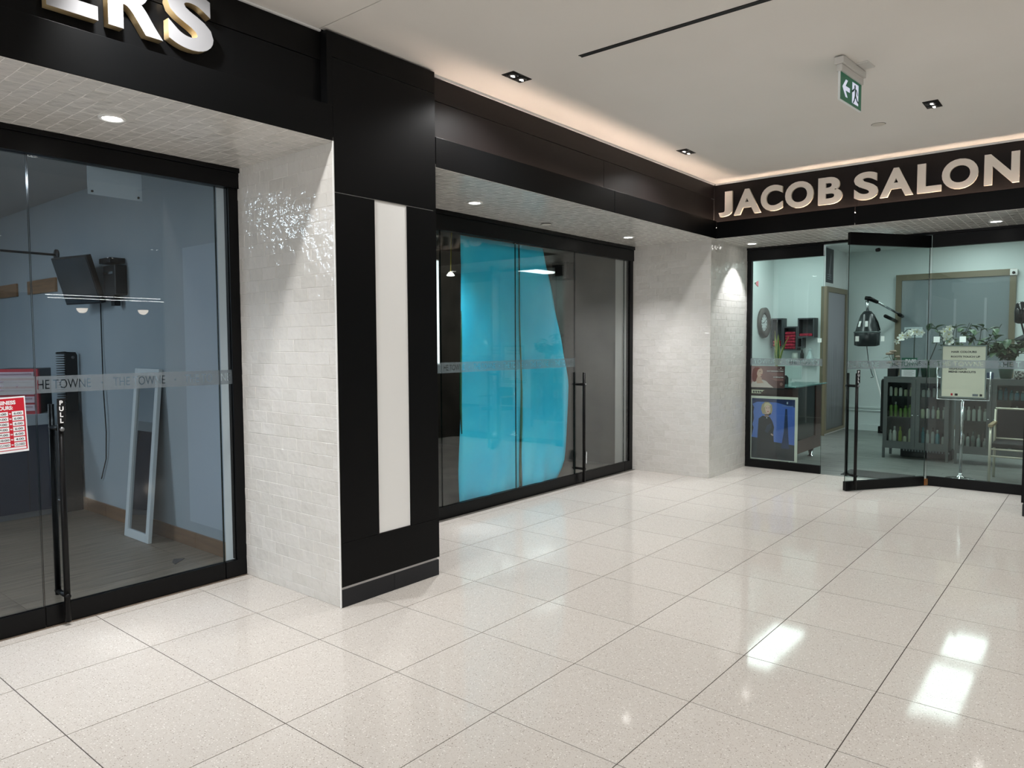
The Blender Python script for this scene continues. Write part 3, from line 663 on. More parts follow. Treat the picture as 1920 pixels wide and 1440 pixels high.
# tv on the side wall
tv = thing('television', 'black flat screen tilted forward on the left shop side wall', 'television', (2.476, 7.4, 2.377))
Tt = basis((0, 0, 0), (.1, -.52, 0), (.125, .03, -.407))  # local x along width, y down the screen
n = Vector((.1, -.52, 0)).normalized().cross(Vector((.125, .03, -.407)).normalized())
MB().box(0, .53, 0, .43, -.0, .045, T=Tt).build('case', mat('tv_black', (12, 13, 15), .35), tv, bevel=.004)
MB().tube([(.20, -.20, -.23), (.28, -.17, -.23), (.323, -.17, -.23)], .02, 8).build('wall_arm', MATS['tv_black'], tv, True)
MB().box(.015, .515, .015, .415, -.003, -.0005, T=Tt).build('screen', noise_col(mat('tv_screen', (20, 30, 38), .16), (14, 22, 28), (26, 38, 46), 5), tv)
br = thing('television_bracket', 'black wall bracket box behind the tilted screen', 'bracket', (2.72, 6.74, 2.18))
MB().box(-.02, .079, -.13, .12, -.15, .11).build('box', MATS['tv_black'], br, bevel=.01); MB().box(-.05, .079, -.10, .12, .125, .17).build('arm', MATS['tv_black'], br, bevel=.005)
MB().box(-.03, -.022, -.1, .1, .03, .05).build('slot', CHROME, br)
MB().box(.0, .05, -.05, .02, -.24, -.15).build('plug_box', MATS['tv_black'], br)
for k, (a, b) in enumerate(((9.355, 9.97), (8.21, 9.005))):
    t = thing('wall_plank', ('left' if k == 0 else 'right')+' of two oak planks fixed to the left shop side wall', 'plank', (2.78, (a+b)/2, 2.21))
    MB().box(-.003, .019, -(b-a)/2, (b-a)/2, -.07, .07).build('board', plank_mat('wall_oak', (120, 90, 62), (150, 114, 80), (1, .6, 6)), t, bevel=.002)
rd = thing('wall_rod', 'thin dark metal rod with round flange on the left shop side wall', 'rod', (2.80, 8.18, 2.50))
MB().tube([(-.02, 0, 0), (-2.2, 0, -.0)], .012, 10).build('rod', mat('dark_steel', (52, 56, 62), .35, .6), rd, True); MB().tube([(-.001, 0, 0), (-.02, 0, 0)], .055, 18).build('flange', MATS['dark_steel'], rd, True)
# leaning mirror
mr = thing('leaning_mirror', 'white framed tall mirror leaning on the left shop side wall', 'mirror', (2.605, 6.16, 0), 0)
TL = basis((0, .22, 0), (0, -1, 0), (.16, .06, 1.40)); Lm = Vector((.16, .06, 1.40)).length
fw = .055
for nm, bx in (('stile', (0, fw, 0, Lm)), ('stile', (.44-fw, .44, 0, Lm)), ('rail', (fw, .44-fw, 0, fw+.01)), ('rail', (fw, .44-fw, Lm-fw, Lm))):
    MB().box(bx[0], bx[1], bx[2], bx[3], -.03, 0, T=TL).build(nm, mat('frame_white', (206, 212, 214), .35), mr, bevel=.003)
MB().box(fw, .44-fw, fw+.01, Lm-fw, -.022, -.016, T=TL).build('mirror_glass', mat('mirror', (190, 195, 198), .02, 1), mr)
pc = thing('plastic_piece', 'small dark triangular piece lying on the left shop floor', 'scrap', (2.52, 5.29, 0), .6); MB().poly([(-.07, -.03), (.08, -.02), (.05, .05), (-.02, .02)], .004).build('piece', mat('scrap_grey', (50, 50, 54), .5), pc)
cbk = thing('hanging_cable', 'thin dark cable hanging against the left shop side wall', 'cable', (2.785, 7.15, 1.6))
MB().tube([(0, 0, .4), (0, .005, 0), (-.01, -.02, -.4), (-.01, -.05, -.8), (0, .0, -1.05), (0, .12, -1.25)], .005, 6).build('cord', FRAME, cbk, True)
# opposite lights that the glass mirrors
LIN = mat('linear_lamp', (255, 255, 255), .4, emit=(255, 252, 248), es=26)
for lb, y, x0, x1 in (('nearer', -13.5, 7.45, 10.6), ('farther', -14.95, 7.98, 11.4)):
    t = thing('linear_light', 'long white linear light in the shop across the hall, the %s of two' % lb, 'light', ((x0+x1)/2, y, 3.0)); a = (x1-x0)/2
    MB().box(-a, a, -.03, .03, .01, .06).build('housing', WHITEM, t); MB().box(-a, a, -.025, .025, 0, .0095).build('tube', LIN, t)
    for s in (-.8, .8): MB().tube([(a*s, 0, .06), (a*s, 0, .36)], .004, 6).build('cable', FRAME, t)
for lb, x in (('left', 7.82), ('right', 9.41)):
    t = thing('pendant_lamp', 'half round pendant lamp in the shop across the hall, the %s of two' % lb, 'lamp', (x, -12, 2.50))
    MB().lathe([(.004, -.05), (.06, -.04), (.115, .01), (.14, .08)], 20).build('bowl', mat('pendant_glow', (255, 240, 225), .4, emit=(255, 236, 214), es=12), t, True); MB().lathe([(.142, .081), (.13, .14), (.05, .2), (.01, .22)], 20).build('cap', FRAME, t, True); MB().tube([(0, 0, .22), (0, 0, .86)], .006, 6).build('cord', FRAME, t)

# ================================================================== EMPTY SHOP CONTENTS
def sheet(name, label, outline_z, m, y=4.70, wave=.012, nz=28, nx=14):
    """hanging sheet: outline_z = list of (z, xleft, xright) from bottom to top"""
    t = thing(name, label, 'plastic sheet', (outline_z[0][1], y, 0)); vs = []; fs = []
    zs = [outline_z[0][0]+(outline_z[-1][0]-outline_z[0][0])*i/nz for i in range(nz+1)]
    for th in (0, .0015):
        for z in zs:
            for k in range(len(outline_z)-1):
                if outline_z[k][0] <= z+1e-6 and z-1e-6 <= outline_z[k+1][0]: a, b = outline_z[k], outline_z[k+1]
            q = (z-a[0])/max(1e-6, b[0]-a[0]); xl, xr = a[1]+(b[1]-a[1])*q, a[2]+(b[2]-a[2])*q
            for i in range(nx+1):
                x = xl+(xr-xl)*i/nx; amp = wave*(1+2.2*max(0, 1-z/.7))
                vs.append((x-outline_z[0][1], th+amp*(.6*math.sin(x*9+z*2)+.4*math.sin(x*21-z*5+1))*(1 if z < 2.4 else .4), z))
    n1 = (nz+1)*(nx+1)
    for j in range(nz):
        for i in range(nx):
            a = j*(nx+1)+i; fs.append((a, a+1, a+nx+2, a+nx+1)); fs.append((n1+a, n1+a+nx+1, n1+a+nx+2, n1+a+1))
    rim = [i for i in range(nx+1)]+[(j+1)*(nx+1)-1 for j in range(1, nz+1)]+[nz*(nx+1)+i for i in range(nx-1, -1, -1)]+[j*(nx+1) for j in range(nz-1, 0, -1)]
    for k in range(len(rim)):
        a, b = rim[k], rim[(k+1) % len(rim)]; fs.append((a, b, n1+b, n1+a))
    MB().add(vs, fs).build('sheet', m, t, smooth=True); return t
CYAN = noise_col(mat('cyan_film', (58, 212, 252), .35, spec=.4), (50, 208, 250), (72, 220, 254), 2.5, 4, bump=.15, bscale=6)
b_ = CYAN.node_tree.nodes['Principled BSDF']; b_.inputs['Transmission Weight'].default_value = 0
s1 = sheet('window_sheet', 'left cyan plastic sheet hanging behind the empty shop glass', [(.02, 4.935, 5.83), (.4, 4.94, 5.835), (1.2, 4.965, 5.84), (2.60, 4.97, 5.825)], CYAN)
s2 = sheet('window_sheet', 'right cyan plastic sheet with slanting edge behind the empty shop glass', [(.02, 5.87, 6.42), (.2, 5.87, 6.58), (.30, 5.868, 6.63), (.85, 5.865, 6.68), (1.14, 5.862, 6.705), (1.26, 5.86, 6.69), (2.60, 5.85, 6.235)], CYAN)
GREEN = mat('green_tape', (22, 96, 66), .4)
MB().tube([(.03, -.004, .75), (.012, -.008, 1.0), (.016, -.008, 1.3), (.03, -.006, 1.6), (.035, -.004, 1.9)], [.004, .012, .012, .008, .003], 6).build('folded_edge', GREEN, s1, True, label='dark green folded edge')
MB().tube([(-.02, .004, .12), (-.01, .004, .5), (-.014, -.004, .78), (-.012, -.004, 1.1), (-.016, -.003, 1.4), (-.03, -.002, 1.75), (-.035, 0, 2.3)], [.008, .008, .014, .014, .009, .006, .004], 6).build('folded_edge', GREEN, s2, True, label='dark green folded edge')
wc = thing('hanging_work_light', 'small bare lamp hanging on a yellow cable in the empty shop', 'work light', (5.455, 5.3, 2.30))
MB().tube([(.0, 0, .03), (.01, 0, .3), (.03, 0, .6), (.0, 0, 1.0)], .006, 6).build('cable', mat('cable_yellow', (190, 170, 60), .5), wc, True); MB().lathe([(.008, .035), (.02, .03), (.042, 0), (.036, -.006), (.004, -.008)], 16).build('lamp', mat('work_lamp_glow', (250, 250, 245), .4, emit=(250, 255, 245), es=3), wc, True)
lamp('POINT', 'hidden_fill_lamp', (6.3, 8.2, 2.6), 26, (1, .97, .9), .06)  # added lamp hidden behind the sheets, lifts the dark concrete walls
jb = thing('duct_outlet', 'square black duct outlet on the empty shop side wall', 'duct', (8.199, 5.74, 2.55)); MB().box(-.22, 0, -.12, .12, -.1, .12).build('box', mat('duct_black', (10, 10, 10), .6), jb, bevel=.004); MB().box(-.225, -.22, -.10, .10, -.08, .10).build('grille', DARKGAP, jb)
dct = thing('air_duct', 'round metal duct under the empty shop ceiling', 'duct', (5.2, 6.4, 2.95)); MB().tube([(-1.7, 0, 0), (1.6, .3, 0), (2.9, .4, .05)], .16, 16).build('duct', mat('galvanised', (120, 122, 120), .35, .8), dct, True)
for xx in (-1.2, 0, 1.2): MB().tube([(xx-.012, .06*(xx+1.7)/1, 0), (xx+.012, .06*(xx+1.7)/1, 0)], .165, 16).build('band', MATS['galvanised'], dct, True)
ws = thing('glowing_strip', 'tall narrow glowing white strip at the left inside the empty shop', 'light', (4.79, 4.83, 1.40)); MB().box(-.012, .022, 0, .03, 0, .97).build('housing', WHITEM, ws); MB().box(-.010, .020, -.004, 0, .01, .96).build('diffuser', mat('strip_glow', (250, 255, 255), .4, emit=(235, 248, 250), es=1.1), ws)  # glowing strip put in for something bright at the left edge
tg = thing('paper_tag', 'white paper tag caught in the middle door pull', 'tag', (6.845, 4.548, .24), .5); MB().box(-.035, .04, 0, .002, 0, .13, T=Matrix.Rotation(.35, 4, 'Y')).build('paper', CARD, tg); MB().box(-.01, .0, -.0012, 0, .04, .05, T=Matrix.Rotation(.35, 4, 'Y')).build('print', INK, tg)

# ================================================================== SALON CONTENTS
# round clock on the left wall
ck = thing('wall_clock', 'round dark rimmed clock on the salon side wall', 'clock', (12.40, 4.638, 1.927))
TC = basis((0, 0, 0), (1, 0, 0), (0, 0, 1))
MB().lathe([(.255, 0), (.258, .05), (.22, .06), (.145, .035), (.14, .012)], 36, T=TC).build('rim', mat('clock_brown', (70, 66, 62), .5), ck, True); MB().lathe([(.143, .01), (.143, .022)], 32, T=TC).build('dial', mat('dial_white', (215, 222, 222), .5), ck)
for k in range(12):
    a = k*PI/6; MB().box(-.006, .006, .095, .128, .0225, .0245, T=TC @ Matrix.Rotation(a, 4, 'Z')).build('hour_mark', INK, ck)
for a, l in ((-1.0, .07), (1.7, .1)): MB().box(-.005, .005, -.015, l, .0245, .0265, T=TC @ Matrix.Rotation(a, 4, 'Z')).build('hand', INK, ck)
# pink tag by the window
pk = thing('pink_ribbon', 'small pink ribbon pinned high on the salon side wall', 'ribbon', (12.06, 4.6395, 2.575)); MB().poly([(0, -.02), (.11, -.05), (.11, .05), (0, .02)], .006, basis((0, 0, 0), (1, 0, 0), (0, 0, 1))).build('bow', mat('pink', (232, 130, 140), .6), pk); MB().box(-.04, 0, -.006, 0, -.012, .012).build('clip', mat('clip_green', (30, 110, 70), .5), pk)
# shelf boxes
SHELF = mat('shelf_grey', (58, 62, 66), .5); TOWEL = noise_col(mat('towel_red', (150, 30, 52), .9), (120, 20, 40), (172, 44, 66), 30, 3)
def shelfbox(label, y0, y1, z0, z1, d=.2, t=.022):
    s = thing('shelf_box', label, 'shelf', (12.898, (y0+y1)/2, z0)); h = (y1-y0)/2; H = z1-z0
    MB().box(-.012, 0, -h, h, 0, H).build('back', SHELF, s); MB().box(-d, -.012, -h, -h+t, 0, H).build('side', SHELF, s); MB().box(-d, -.012, h-t, h, 0, H).build('side', SHELF, s)
    MB().box(-d, -.012, -h+t, h-t, 0, t).build('shelf_board', SHELF, s); MB().box(-d, -.012, -h+t, h-t, H-t, H).build('shelf_board', SHELF, s); return s
shelfbox('tall dark shelf box left of the salon towels', 4.40, 4.60, 1.50, 2.005)
shelfbox('low dark shelf box full of red towels', 4.155, 4.395, 1.45, 1.86)
shelfbox('wide dark shelf box with one layer of red towels', 3.875, 4.15, 1.67, 2.0); shelfbox('small dark shelf box under the wide one', 4.07, 4.15, 1.50, 1.665, t=.012)
def towels(x, y0, y1, z0, n, nm):
    for k in range(n):
        t = thing('folded_towel', 'red folded towel, %s layer from the bottom in the %s shelf box' % (('first', 'second', 'third', 'fourth', 'fifth', 'sixth', 'seventh')[k], nm), 'towel', (x, (y0+y1)/2, z0+k*.05), 0, 'red towels on the salon shelves')
        MB().box(-.085, .085, -(y1-y0)/2+random.uniform(0, .01), (y1-y0)/2-random.uniform(0, .01), .001, .047).build('towel', TOWEL, t, bevel=.014)
towels(12.79, 4.18, 4.37, 1.472, 6, 'low'); towels(12.79, 3.90, 4.125, 1.692, 1, 'wide'); towels(12.79, 4.425, 4.575, 1.522, 2, 'tall')
# reception desk
dk = thing('reception_desk', 'dark brown reception desk with black front inset and glass top', 'desk', (10.1, 3.14, 0))
BROWN = plank_mat('desk_brown', (58, 34, 28), (78, 48, 38), (3, 3, .6))
MB().box(-.62, .54, .02, 1.1, .13, 1.0).build('body', mat('desk_core', (30, 24, 22), .5), dk)
for nm, bx in (('front_panel', (-.62, -.42, 0, .02, .13, 1.0)), ('front_panel', (.33, .54, 0, .02, .13, 1.0)), ('front_panel', (-.42, .33, 0, .02, .13, .30))): MB().box(*bx).build(nm, BROWN, dk)
MB().box(-.42, .33, .012, .02, .30, 1.0).build('black_inset', mat('inset_black', (12, 13, 13), .25), dk); MB().box(-.64, -.62, 0, 1.1, .13, 1.0).build('end_panel', BROWN, dk); MB().box(.54, .56, 0, 1.1, .13, 1.0).build('end_panel', BROWN, dk)
MB().box(-.70, .60, -.06, 1.12, 1.012, 1.028).build('glass_top', mat('desk_glass', (96, 134, 130), .08), dk, bevel=.003)
for xx in (-.5, .42):
    for yy in (.09, 1.0): MB().tube([(xx, yy, 1.0), (xx, yy, 1.012)], .02, 10).build('standoff', CHROME, dk); MB().lathe([(.045, .13), (.024, .02), (.05, .006), (.05, 0)], 16, (xx, yy, 0)).build('leg', CHROME, dk, True)
DT = 1.028
mn = thing('monitor', 'pale monitor seen from behind on the reception desk', 'monitor', (10.42, 3.50, DT)); MB().box(-.015, .015, -.16, .17, .05, .24).build('back', mat('monitor_white', (196, 210, 208), .4), mn, bevel=.006); MB().box(-.05, .05, -.05, .05, 0, .01).box(-.01, .01, -.02, .02, .01, .07).build('foot', MATS['monitor_white'], mn)
cr_ = thing('card_reader', 'small black card reader with paper roll on the reception desk', 'card reader', (9.95, 3.42, DT)); MB().poly([(-.06, 0), (.06, 0), (.05, .09), (-.02, .12), (-.06, .06)], .08, basis((0, .04, 0), (1, 0, 0), (0, 0, 1))).build('body', FRAME, cr_); MB().box(-.075, -.065, -.03, .05, 0, .09).build('paper', CARD, cr_)
PLANTG = noise_col(mat('snake_leaf', (62, 92, 44), .5), (46, 80, 40), (84, 112, 50), 40, 2); POT = mat('pot_teal', (66, 96, 86), .5)
def blade(h, wd, bend, az, tw=0):
    """one pointed upright leaf as a thin curved strip"""
    vs = []; n = 7; ca, sa = math.cos(az), math.sin(az)
    for th in (-.0015, .0015):
        for i in range(n+1):
            t = i/n; b = bend*t*t*h; ww = wd*(.55+.9*t-1.45*t*t*t)/2*(1 if i < n else .05)
            for s in (-1, -.62, .62, 1): vs.append((ca*(b+th)-sa*s*ww, sa*(b+th)+ca*s*ww, h*t))
    m = (n+1)*4; fs = []; mi = []
    for i in range(n):
        for k in range(3): a = i*4+k; fs += [(a, a+1, a+5, a+4), (m+a, m+a+4, m+a+5, m+a+1)]; mi += [0 if k == 1 else 1]*2
        a = i*4; fs += [(a, a+4, m+a+4, m+a), (a+3, m+a+3, m+a+7, a+7)]; mi += [1, 1]
    mb = MB().add(vs, fs); mb.m = mi
    return mb
sp = thing('snake_plant', 'tall snake plant with yellow edged leaves on the reception desk', 'plant', (10.9+.0, 3.83, DT)) 
sp.location = (10.55, 3.72, DT)
MB().lathe([(.05, 0), (.07, .16), (.075, .17), (.06, .165)], 18).build('pot', POT, sp, True)
for h, az, bd in ((.60, .3, .03), (.64, 2.0, .04), (.54, 3.6, .08), (.44, 5.0, .12), (.56, 4.6, .28), (.58, 1.0, .1), (.38, 2.8, .15)): link('leaf', blade(h-.06, .06, bd, az).mesh('leaf', [PLANTG, mat('leaf_yellow', (176, 176, 84), .5)]), sp, M=Matrix.Translation((.02*math.cos(az), .02*math.sin(az), .15)))
def small_plant(name, label, x, y, z, s=1):
    t = thing(name, label, 'plant', (x, y, z)); MB().lathe([(.03*s, 0), (.042*s, .06*s), (.036*s, .058*s)], 14).build('pot', mat('pot_dark', (44, 50, 46), .5), t, True)
    for k in range(6): link('leaf', blade(.13*s, .03*s, .6, k*1.05).mesh('leaf', [mat('leaf_dark', (48, 70, 52), .5)]*2), t, M=Matrix.Translation((0, 0, .055*s)))
small_plant('small_plant', 'small spiky potted plant at the left of the snake plant', 10.3, 3.83, DT, 1.25); small_plant('small_plant', 'tiny succulent pot just left of the snake plant', 10.4, 3.72, DT, .9)
def bottle_mesh(name, rad, h, body, cap, neck=.45, pump=False, round_=True):
    mb = MB(); mb.lathe([(rad*.9, 0), (rad, .006), (rad, h*.68), (rad*.85, h*.76), (rad*neck, h*.8), (rad*neck, h*.82)], 12, mi=0); mb.lathe([(rad*neck*1.15, h*.82), (rad*neck*1.15, h*.98), (rad*neck*.8, h)], 10, mi=1)
    if pump: mb.box(-rad*.2, rad*1.1, -.006, .006, h, h+.012, 1)
    return mb.mesh(name, [body, cap], True)
WB = mat('bottle_white', (196, 204, 196), .35); BB = mat('bottle_black', (24, 26, 26), .3)
def put(me, name, label, cat, x, y, z, rz=0, group=None):
    o = link(name, me, None, label, cat, group); o.matrix_world = Matrix.Translation((x, y, z)) @ Matrix.Rotation(rz, 4, 'Z'); return o
lg = thing('wall_ledge', 'narrow pale wall ledge under the dark shelf boxes', 'shelf', (12.898, 4.1, 1.28)); MB().box(-.16, 0, -.22, .24, -.02, 0).build('board', SALW, lg); MB().box(-.12, 0, -.2, -.18, -.1, -.02).box(-.12, 0, .2, .22, -.1, -.02).build('bracket', CHROME, lg)
put(MB().lathe([(.055, 0), (.055, .09), (.05, .1), (.05, .13), (.01, .132)], 16).mesh('jar', WB, True), 'cream_jar', 'short white jar on the wall ledge', 'jar', 12.8, 4.22, 1.281)
put(bottle_mesh('bottle', .03, .17, BB, BB, pump=True), 'pump_bottle', 'black pump bottle on the wall ledge', 'bottle', 12.8, 4.10, 1.281)
put(MB().lathe([(.07, 0), (.07, .02), (.022, .14), (.022, .18), (.03, .19), (.005, .2)], 18).mesh('flask', mat('flask_glass', (186, 204, 204), .1), True), 'conical_flask', 'pale conical flask on the wall ledge', 'flask', 12.8, 3.97, 1.281)
# posters at the window
P1 = thing('salon_poster', 'brown salon poster of a red haired woman behind the salon glass', 'poster', (9.165, 3.578, 1.02))
TP = basis((0, 0, 0), (0, -1, 0), (0, 0, 1))
def grad(name, c1, c2, x0, x1):
    m = mat(name, c1, .45); b = m.node_tree.nodes['Principled BSDF']; tcn = N(m, 'ShaderNodeNewGeometry'); sx = N(m, 'ShaderNodeSeparateXYZ'); LK(m, tcn.outputs['Position'], sx.inputs[0])
    mrn = N(m, 'ShaderNodeMapRange'); mrn.inputs['From Min'].default_value = x0; mrn.inputs['From Max'].default_value = x1; LK(m, sx.outputs['Y'], mrn.inputs[0])
    cr = N(m, 'ShaderNodeValToRGB'); cr.color_ramp.elements[0].color = lin(c1); cr.color_ramp.elements[1].color = lin(c2); LK(m, mrn.outputs[0], cr.inputs[0]); LK(m, cr.outputs[0], b.inputs['Base Color']); return m
pb(P1, 'print', grad('poster_brown', (58, 36, 38), (176, 132, 130), 3.12, 3.55), 0, .438, 0, .275, 0, TP)
def art(par, T, nm, col, pts, lift): return MB().poly(pts, .0003, T @ Matrix.Translation((0, 0, lift))).build(nm, mat('art_%d_%d_%d' % col, col, .5), par)
def ell(cx, cy, a, b, n=18, rot=0): return [(cx+a*math.cos(2*PI*k/n)*math.cos(rot)-b*math.sin(2*PI*k/n)*math.sin(rot), cy+a*math.cos(2*PI*k/n)*math.sin(rot)+b*math.sin(2*PI*k/n)*math.cos(rot)) for k in range(n)]
art(P1, TP, 'dress', (214, 200, 194), [(.004, .004), (.30, .004), (.24, .05), (.205, .085), (.16, .10), (.06, .10), (.02, .06)], .0006)
art(P1, TP, 'hair', (120, 40, 30), [(.035, .23), (.06, .257), (.105, .257), (.125, .24), (.105, .2), (.10, .15), (.085, .085), (.05, .068), (.024, .10), (.022, .16)], .0010)
art(P1, TP, 'neck', (206, 168, 150), [(.095, .15), (.145, .13), (.15, .09), (.175, .06), (.09, .05), (.075, .09)], .0012)
art(P1, TP, 'face', (222, 184, 166), ell(.123, .19, .036, .055, 18, -.25), .0016); art(P1, TP, 'eye', (70, 44, 40), ell(.125, .205, .009, .004, 8), .0020); art(P1, TP, 'lips', (170, 70, 70), ell(.144, .165, .008, .005, 8), .0020); art(P1, TP, 'fringe', (132, 46, 34), [(.06, .25), (.105, .257), (.13, .242), (.1, .232), (.09, .2), (.07, .2)], .0020)
LW = mat('letter_white', (240, 240, 240), .4)
ptext(P1, 'HOT ENOUGH TIME?', .02, LW, .215, .205, .0012, TP, w=.205, h=.014, off=.0004) if False else ptext(P1, 'NOT ENOUGH TIME?', .02, LW, .215, .205, .0012, TP, w=.205, h=.014, off=.0004)
for k in range(3): pb(P1, 'small_print', mat('print_pink', (176, 130, 126), .5), .235+.02*k, .42, .183-k*.012, .187-k*.012, .0006, TP)
ptext(P1, '10 MINUTES', .02, LW, .295, .130, .0012, TP, w=.125, h=.014, off=.0004)
for k in range(3): pb(P1, 'small_print', MATS['print_pink'], .27+.02*k, .42, .114-k*.010, .118-k*.010, .0006, TP)
art(P1, TP, 'emblem', (206, 196, 190), ell(.388, .25, .008, .010, 10), .0006); art(P1, TP, 'badge', (150, 118, 112), ell(.395, .05, .018, .022, 12), .0006); pb(P1, 'small_print', mat('print_pale', (206, 196, 190), .5), .355, .42, .233, .236, .0006, TP)
pb(P1, 'lower_edge', INK, 0, .438, -.02, -.001, 0, TP)
P3 = thing('price_card', 'small patterned card tucked under the brown salon poster', 'card', (9.166, 3.56, .945)); pb(P3, 'card', mat('card_cream', (206, 206, 178), .5), 0, .17, 0, .045, 0, TP)
for k in range(4): art(P3, TP, 'pattern', (40, 42, 40), ell(.03+k*.03, .02, .011, .016, 8, .4*k), .0006)
art(P3, TP, 'corner', (66, 40, 32), [(.12, 0), (.17, 0), (.17, .045), (.155, .04)], .0006)
P2 = thing('salon_poster', 'white framed blue poster of a blond woman in black standing behind the salon glass', 'poster', (9.18, 3.578, .102))
Lp, Hp = .60, .81
pb(P2, 'print', grad('poster_blue', (70, 104, 190), (92, 126, 205), 3.0, 3.5), .018, Lp-.03, .012, Hp-.028, .001, TP)
for nm, bx in (('frame_rail', (0, Lp, Hp-.03, Hp)), ('frame_stile', (0, .02, .0, Hp-.03)), ('frame_stile', (Lp-.032, Lp, 0, Hp-.03)), ('frame_rail', (.02, Lp-.032, 0, .012))): MB().box(bx[0], bx[1], bx[2], bx[3], 0, .012, T=TP).build(nm, mat('frame_bone', (222, 224, 210), .4), P2)
B1 = (30, 48, 96)
art(P2, TP, 'dark_band', B1, [(.02, .70), (.09, .735), (.33, .735), (.568, .68), (.568, .782), (.02, .782)], .0016)
art(P2, TP, 'lower_ground', (34, 44, 52), [(.02, .013), (.568, .013), (.568, .21), (.31, .235), (.25, .27), (.12, .27), (.02, .28)], .0016)
art(P2, TP, 'tower', (28, 50, 88), [(.40, .16), (.50, .16), (.485, .36), (.47, .66), (.445, .66), (.43, .36)], .0020)
art(P2, TP, 'side_shadow', (18, 24, 36), [(.02, .28), (.045, .40), (.03, .44), (.05, .52), (.04, .6), (.05, .66), (.02, .72)], .0020)
art(P2, TP, 'coat', (24, 26, 34), [(.09, .02), (.36, .02), (.31, .20), (.30, .36), (.31, .42), (.285, .5), (.25, .55), (.16, .56), (.11, .52), (.10, .36)], .0024)
art(P2, TP, 'sleeve_sheen', (44, 56, 74), [(.19, .36), (.23, .34), (.28, .42), (.27, .47), (.22, .44)], .0028)
art(P2, TP, 'hand', (206, 178, 170), ell(.285, .325, .02, .01, 10, -.6), .0028)
art(P2, TP, 'hair', (176, 160, 128), [(.14, .64), (.15, .70), (.19, .738), (.24, .735), (.28, .70), (.285, .63), (.27, .585), (.235, .57), (.16, .585)], .0028)
art(P2, TP, 'neck', (196, 164, 150), [(.19, .60), (.235, .60), (.24, .55), (.185, .555)], .0030)
art(P2, TP, 'face', (224, 192, 178), ell(.226, .645, .034, .055, 18, .1), .0034); art(P2, TP, 'eye', (50, 44, 44), ell(.212, .66, .008, .0035, 8), .0038); art(P2, TP, 'eye', (50, 44, 44), ell(.242, .663, .008, .0035, 8), .0038); art(P2, TP, 'lips', (170, 52, 64), ell(.23, .615, .012, .005, 10), .0038); art(P2, TP, 'fringe', (214, 200, 166), [(.175, .66), (.185, .715), (.225, .73), (.265, .71), (.262, .69), (.22, .70), (.195, .68)], .0038)
art(P2, TP, 'choker', (16, 16, 18), [(.186, .575), (.24, .58), (.262, .60), (.268, .585), (.242, .566), (.188, .563)], .0036); art(P2, TP, 'collar_button', (200, 206, 210), ell(.215, .535, .008, .008, 8), .0030)
art(P2, TP, 'emblem', (170, 186, 206), ell(.47, .735, .010, .016, 10), .0024); pb(P2, 'small_print', mat('print_steel', (110, 134, 178), .5), .405, .545, .69, .70, .0024, TP)
# banner over the frosted door
bn = thing('wall_banner', 'narrow black and white photo banner above the frosted salon door', 'banner', (12.93, 3.772, 2.60)); TN = basis((0, 0, 0), (1, 0, 0), (0, 0, 1))
pb(bn, 'print', mat('banner_black', (34, 38, 46), .4), 0, .42, 0, .58, 0, TN); art(bn, TN, 'figure', (120, 122, 126), [(.18, .10), (.24, .12), (.26, .30), (.30, .45), (.26, .52), (.22, .40), (.20, .28), (.16, .20)], .0006)
for k in range(3): art(bn, TN, 'caption', (130, 140, 146), [(.08, .13-.035*k), (.3, .13-.035*k), (.3, .145-.035*k), (.08, .145-.035*k)], .0006)
# frosted door in the partition
d4 = struct('door_4', 'frosted glass door in an olive frame in the salon partition', 'door')
OLIVE = mat('olive_frame', (112, 104, 84), .45); FROST = noise_col(mat('frosted_grey', (120, 124, 130), .35), (104, 108, 112), (134, 138, 144), 4, 3, vec=(6, 1, .5))
for nm, bx in (('jamb', (12.895, 12.98, 3.735, 3.7745, .03, 2.53)), ('jamb', (14.02, 14.12, 3.735, 3.7745, .03, 2.53)), ('head', (12.98, 14.02, 3.735, 3.7745, 2.44, 2.53)), ('sill', (12.98, 14.02, 3.735, 3.7745, .03, .08))): B(nm, OLIVE, d4, *bx)
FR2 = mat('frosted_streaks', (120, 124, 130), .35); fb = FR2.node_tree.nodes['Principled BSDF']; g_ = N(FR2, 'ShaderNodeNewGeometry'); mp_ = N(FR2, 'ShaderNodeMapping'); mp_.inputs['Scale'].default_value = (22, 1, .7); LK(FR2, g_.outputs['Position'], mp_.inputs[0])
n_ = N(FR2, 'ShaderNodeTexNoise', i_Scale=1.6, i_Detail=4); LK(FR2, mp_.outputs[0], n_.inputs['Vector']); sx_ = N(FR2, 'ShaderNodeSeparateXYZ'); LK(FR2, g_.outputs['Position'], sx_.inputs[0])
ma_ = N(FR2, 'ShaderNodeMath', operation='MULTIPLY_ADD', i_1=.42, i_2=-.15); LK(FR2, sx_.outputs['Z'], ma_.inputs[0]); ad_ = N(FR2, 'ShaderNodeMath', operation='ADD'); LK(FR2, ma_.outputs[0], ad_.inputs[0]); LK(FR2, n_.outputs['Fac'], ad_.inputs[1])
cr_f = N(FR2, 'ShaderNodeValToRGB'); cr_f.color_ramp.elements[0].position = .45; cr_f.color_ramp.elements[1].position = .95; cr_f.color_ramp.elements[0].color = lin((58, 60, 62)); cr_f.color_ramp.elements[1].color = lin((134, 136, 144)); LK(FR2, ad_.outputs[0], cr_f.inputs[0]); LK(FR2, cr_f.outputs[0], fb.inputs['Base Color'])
B('frosted_pane', FR2, d4, 12.98, 14.02, 3.752, 3.77, .08, 2.44); B('partition_end', OLIVE, d4, 12.885, 12.899, 3.74, 3.83, 0, 2.53)
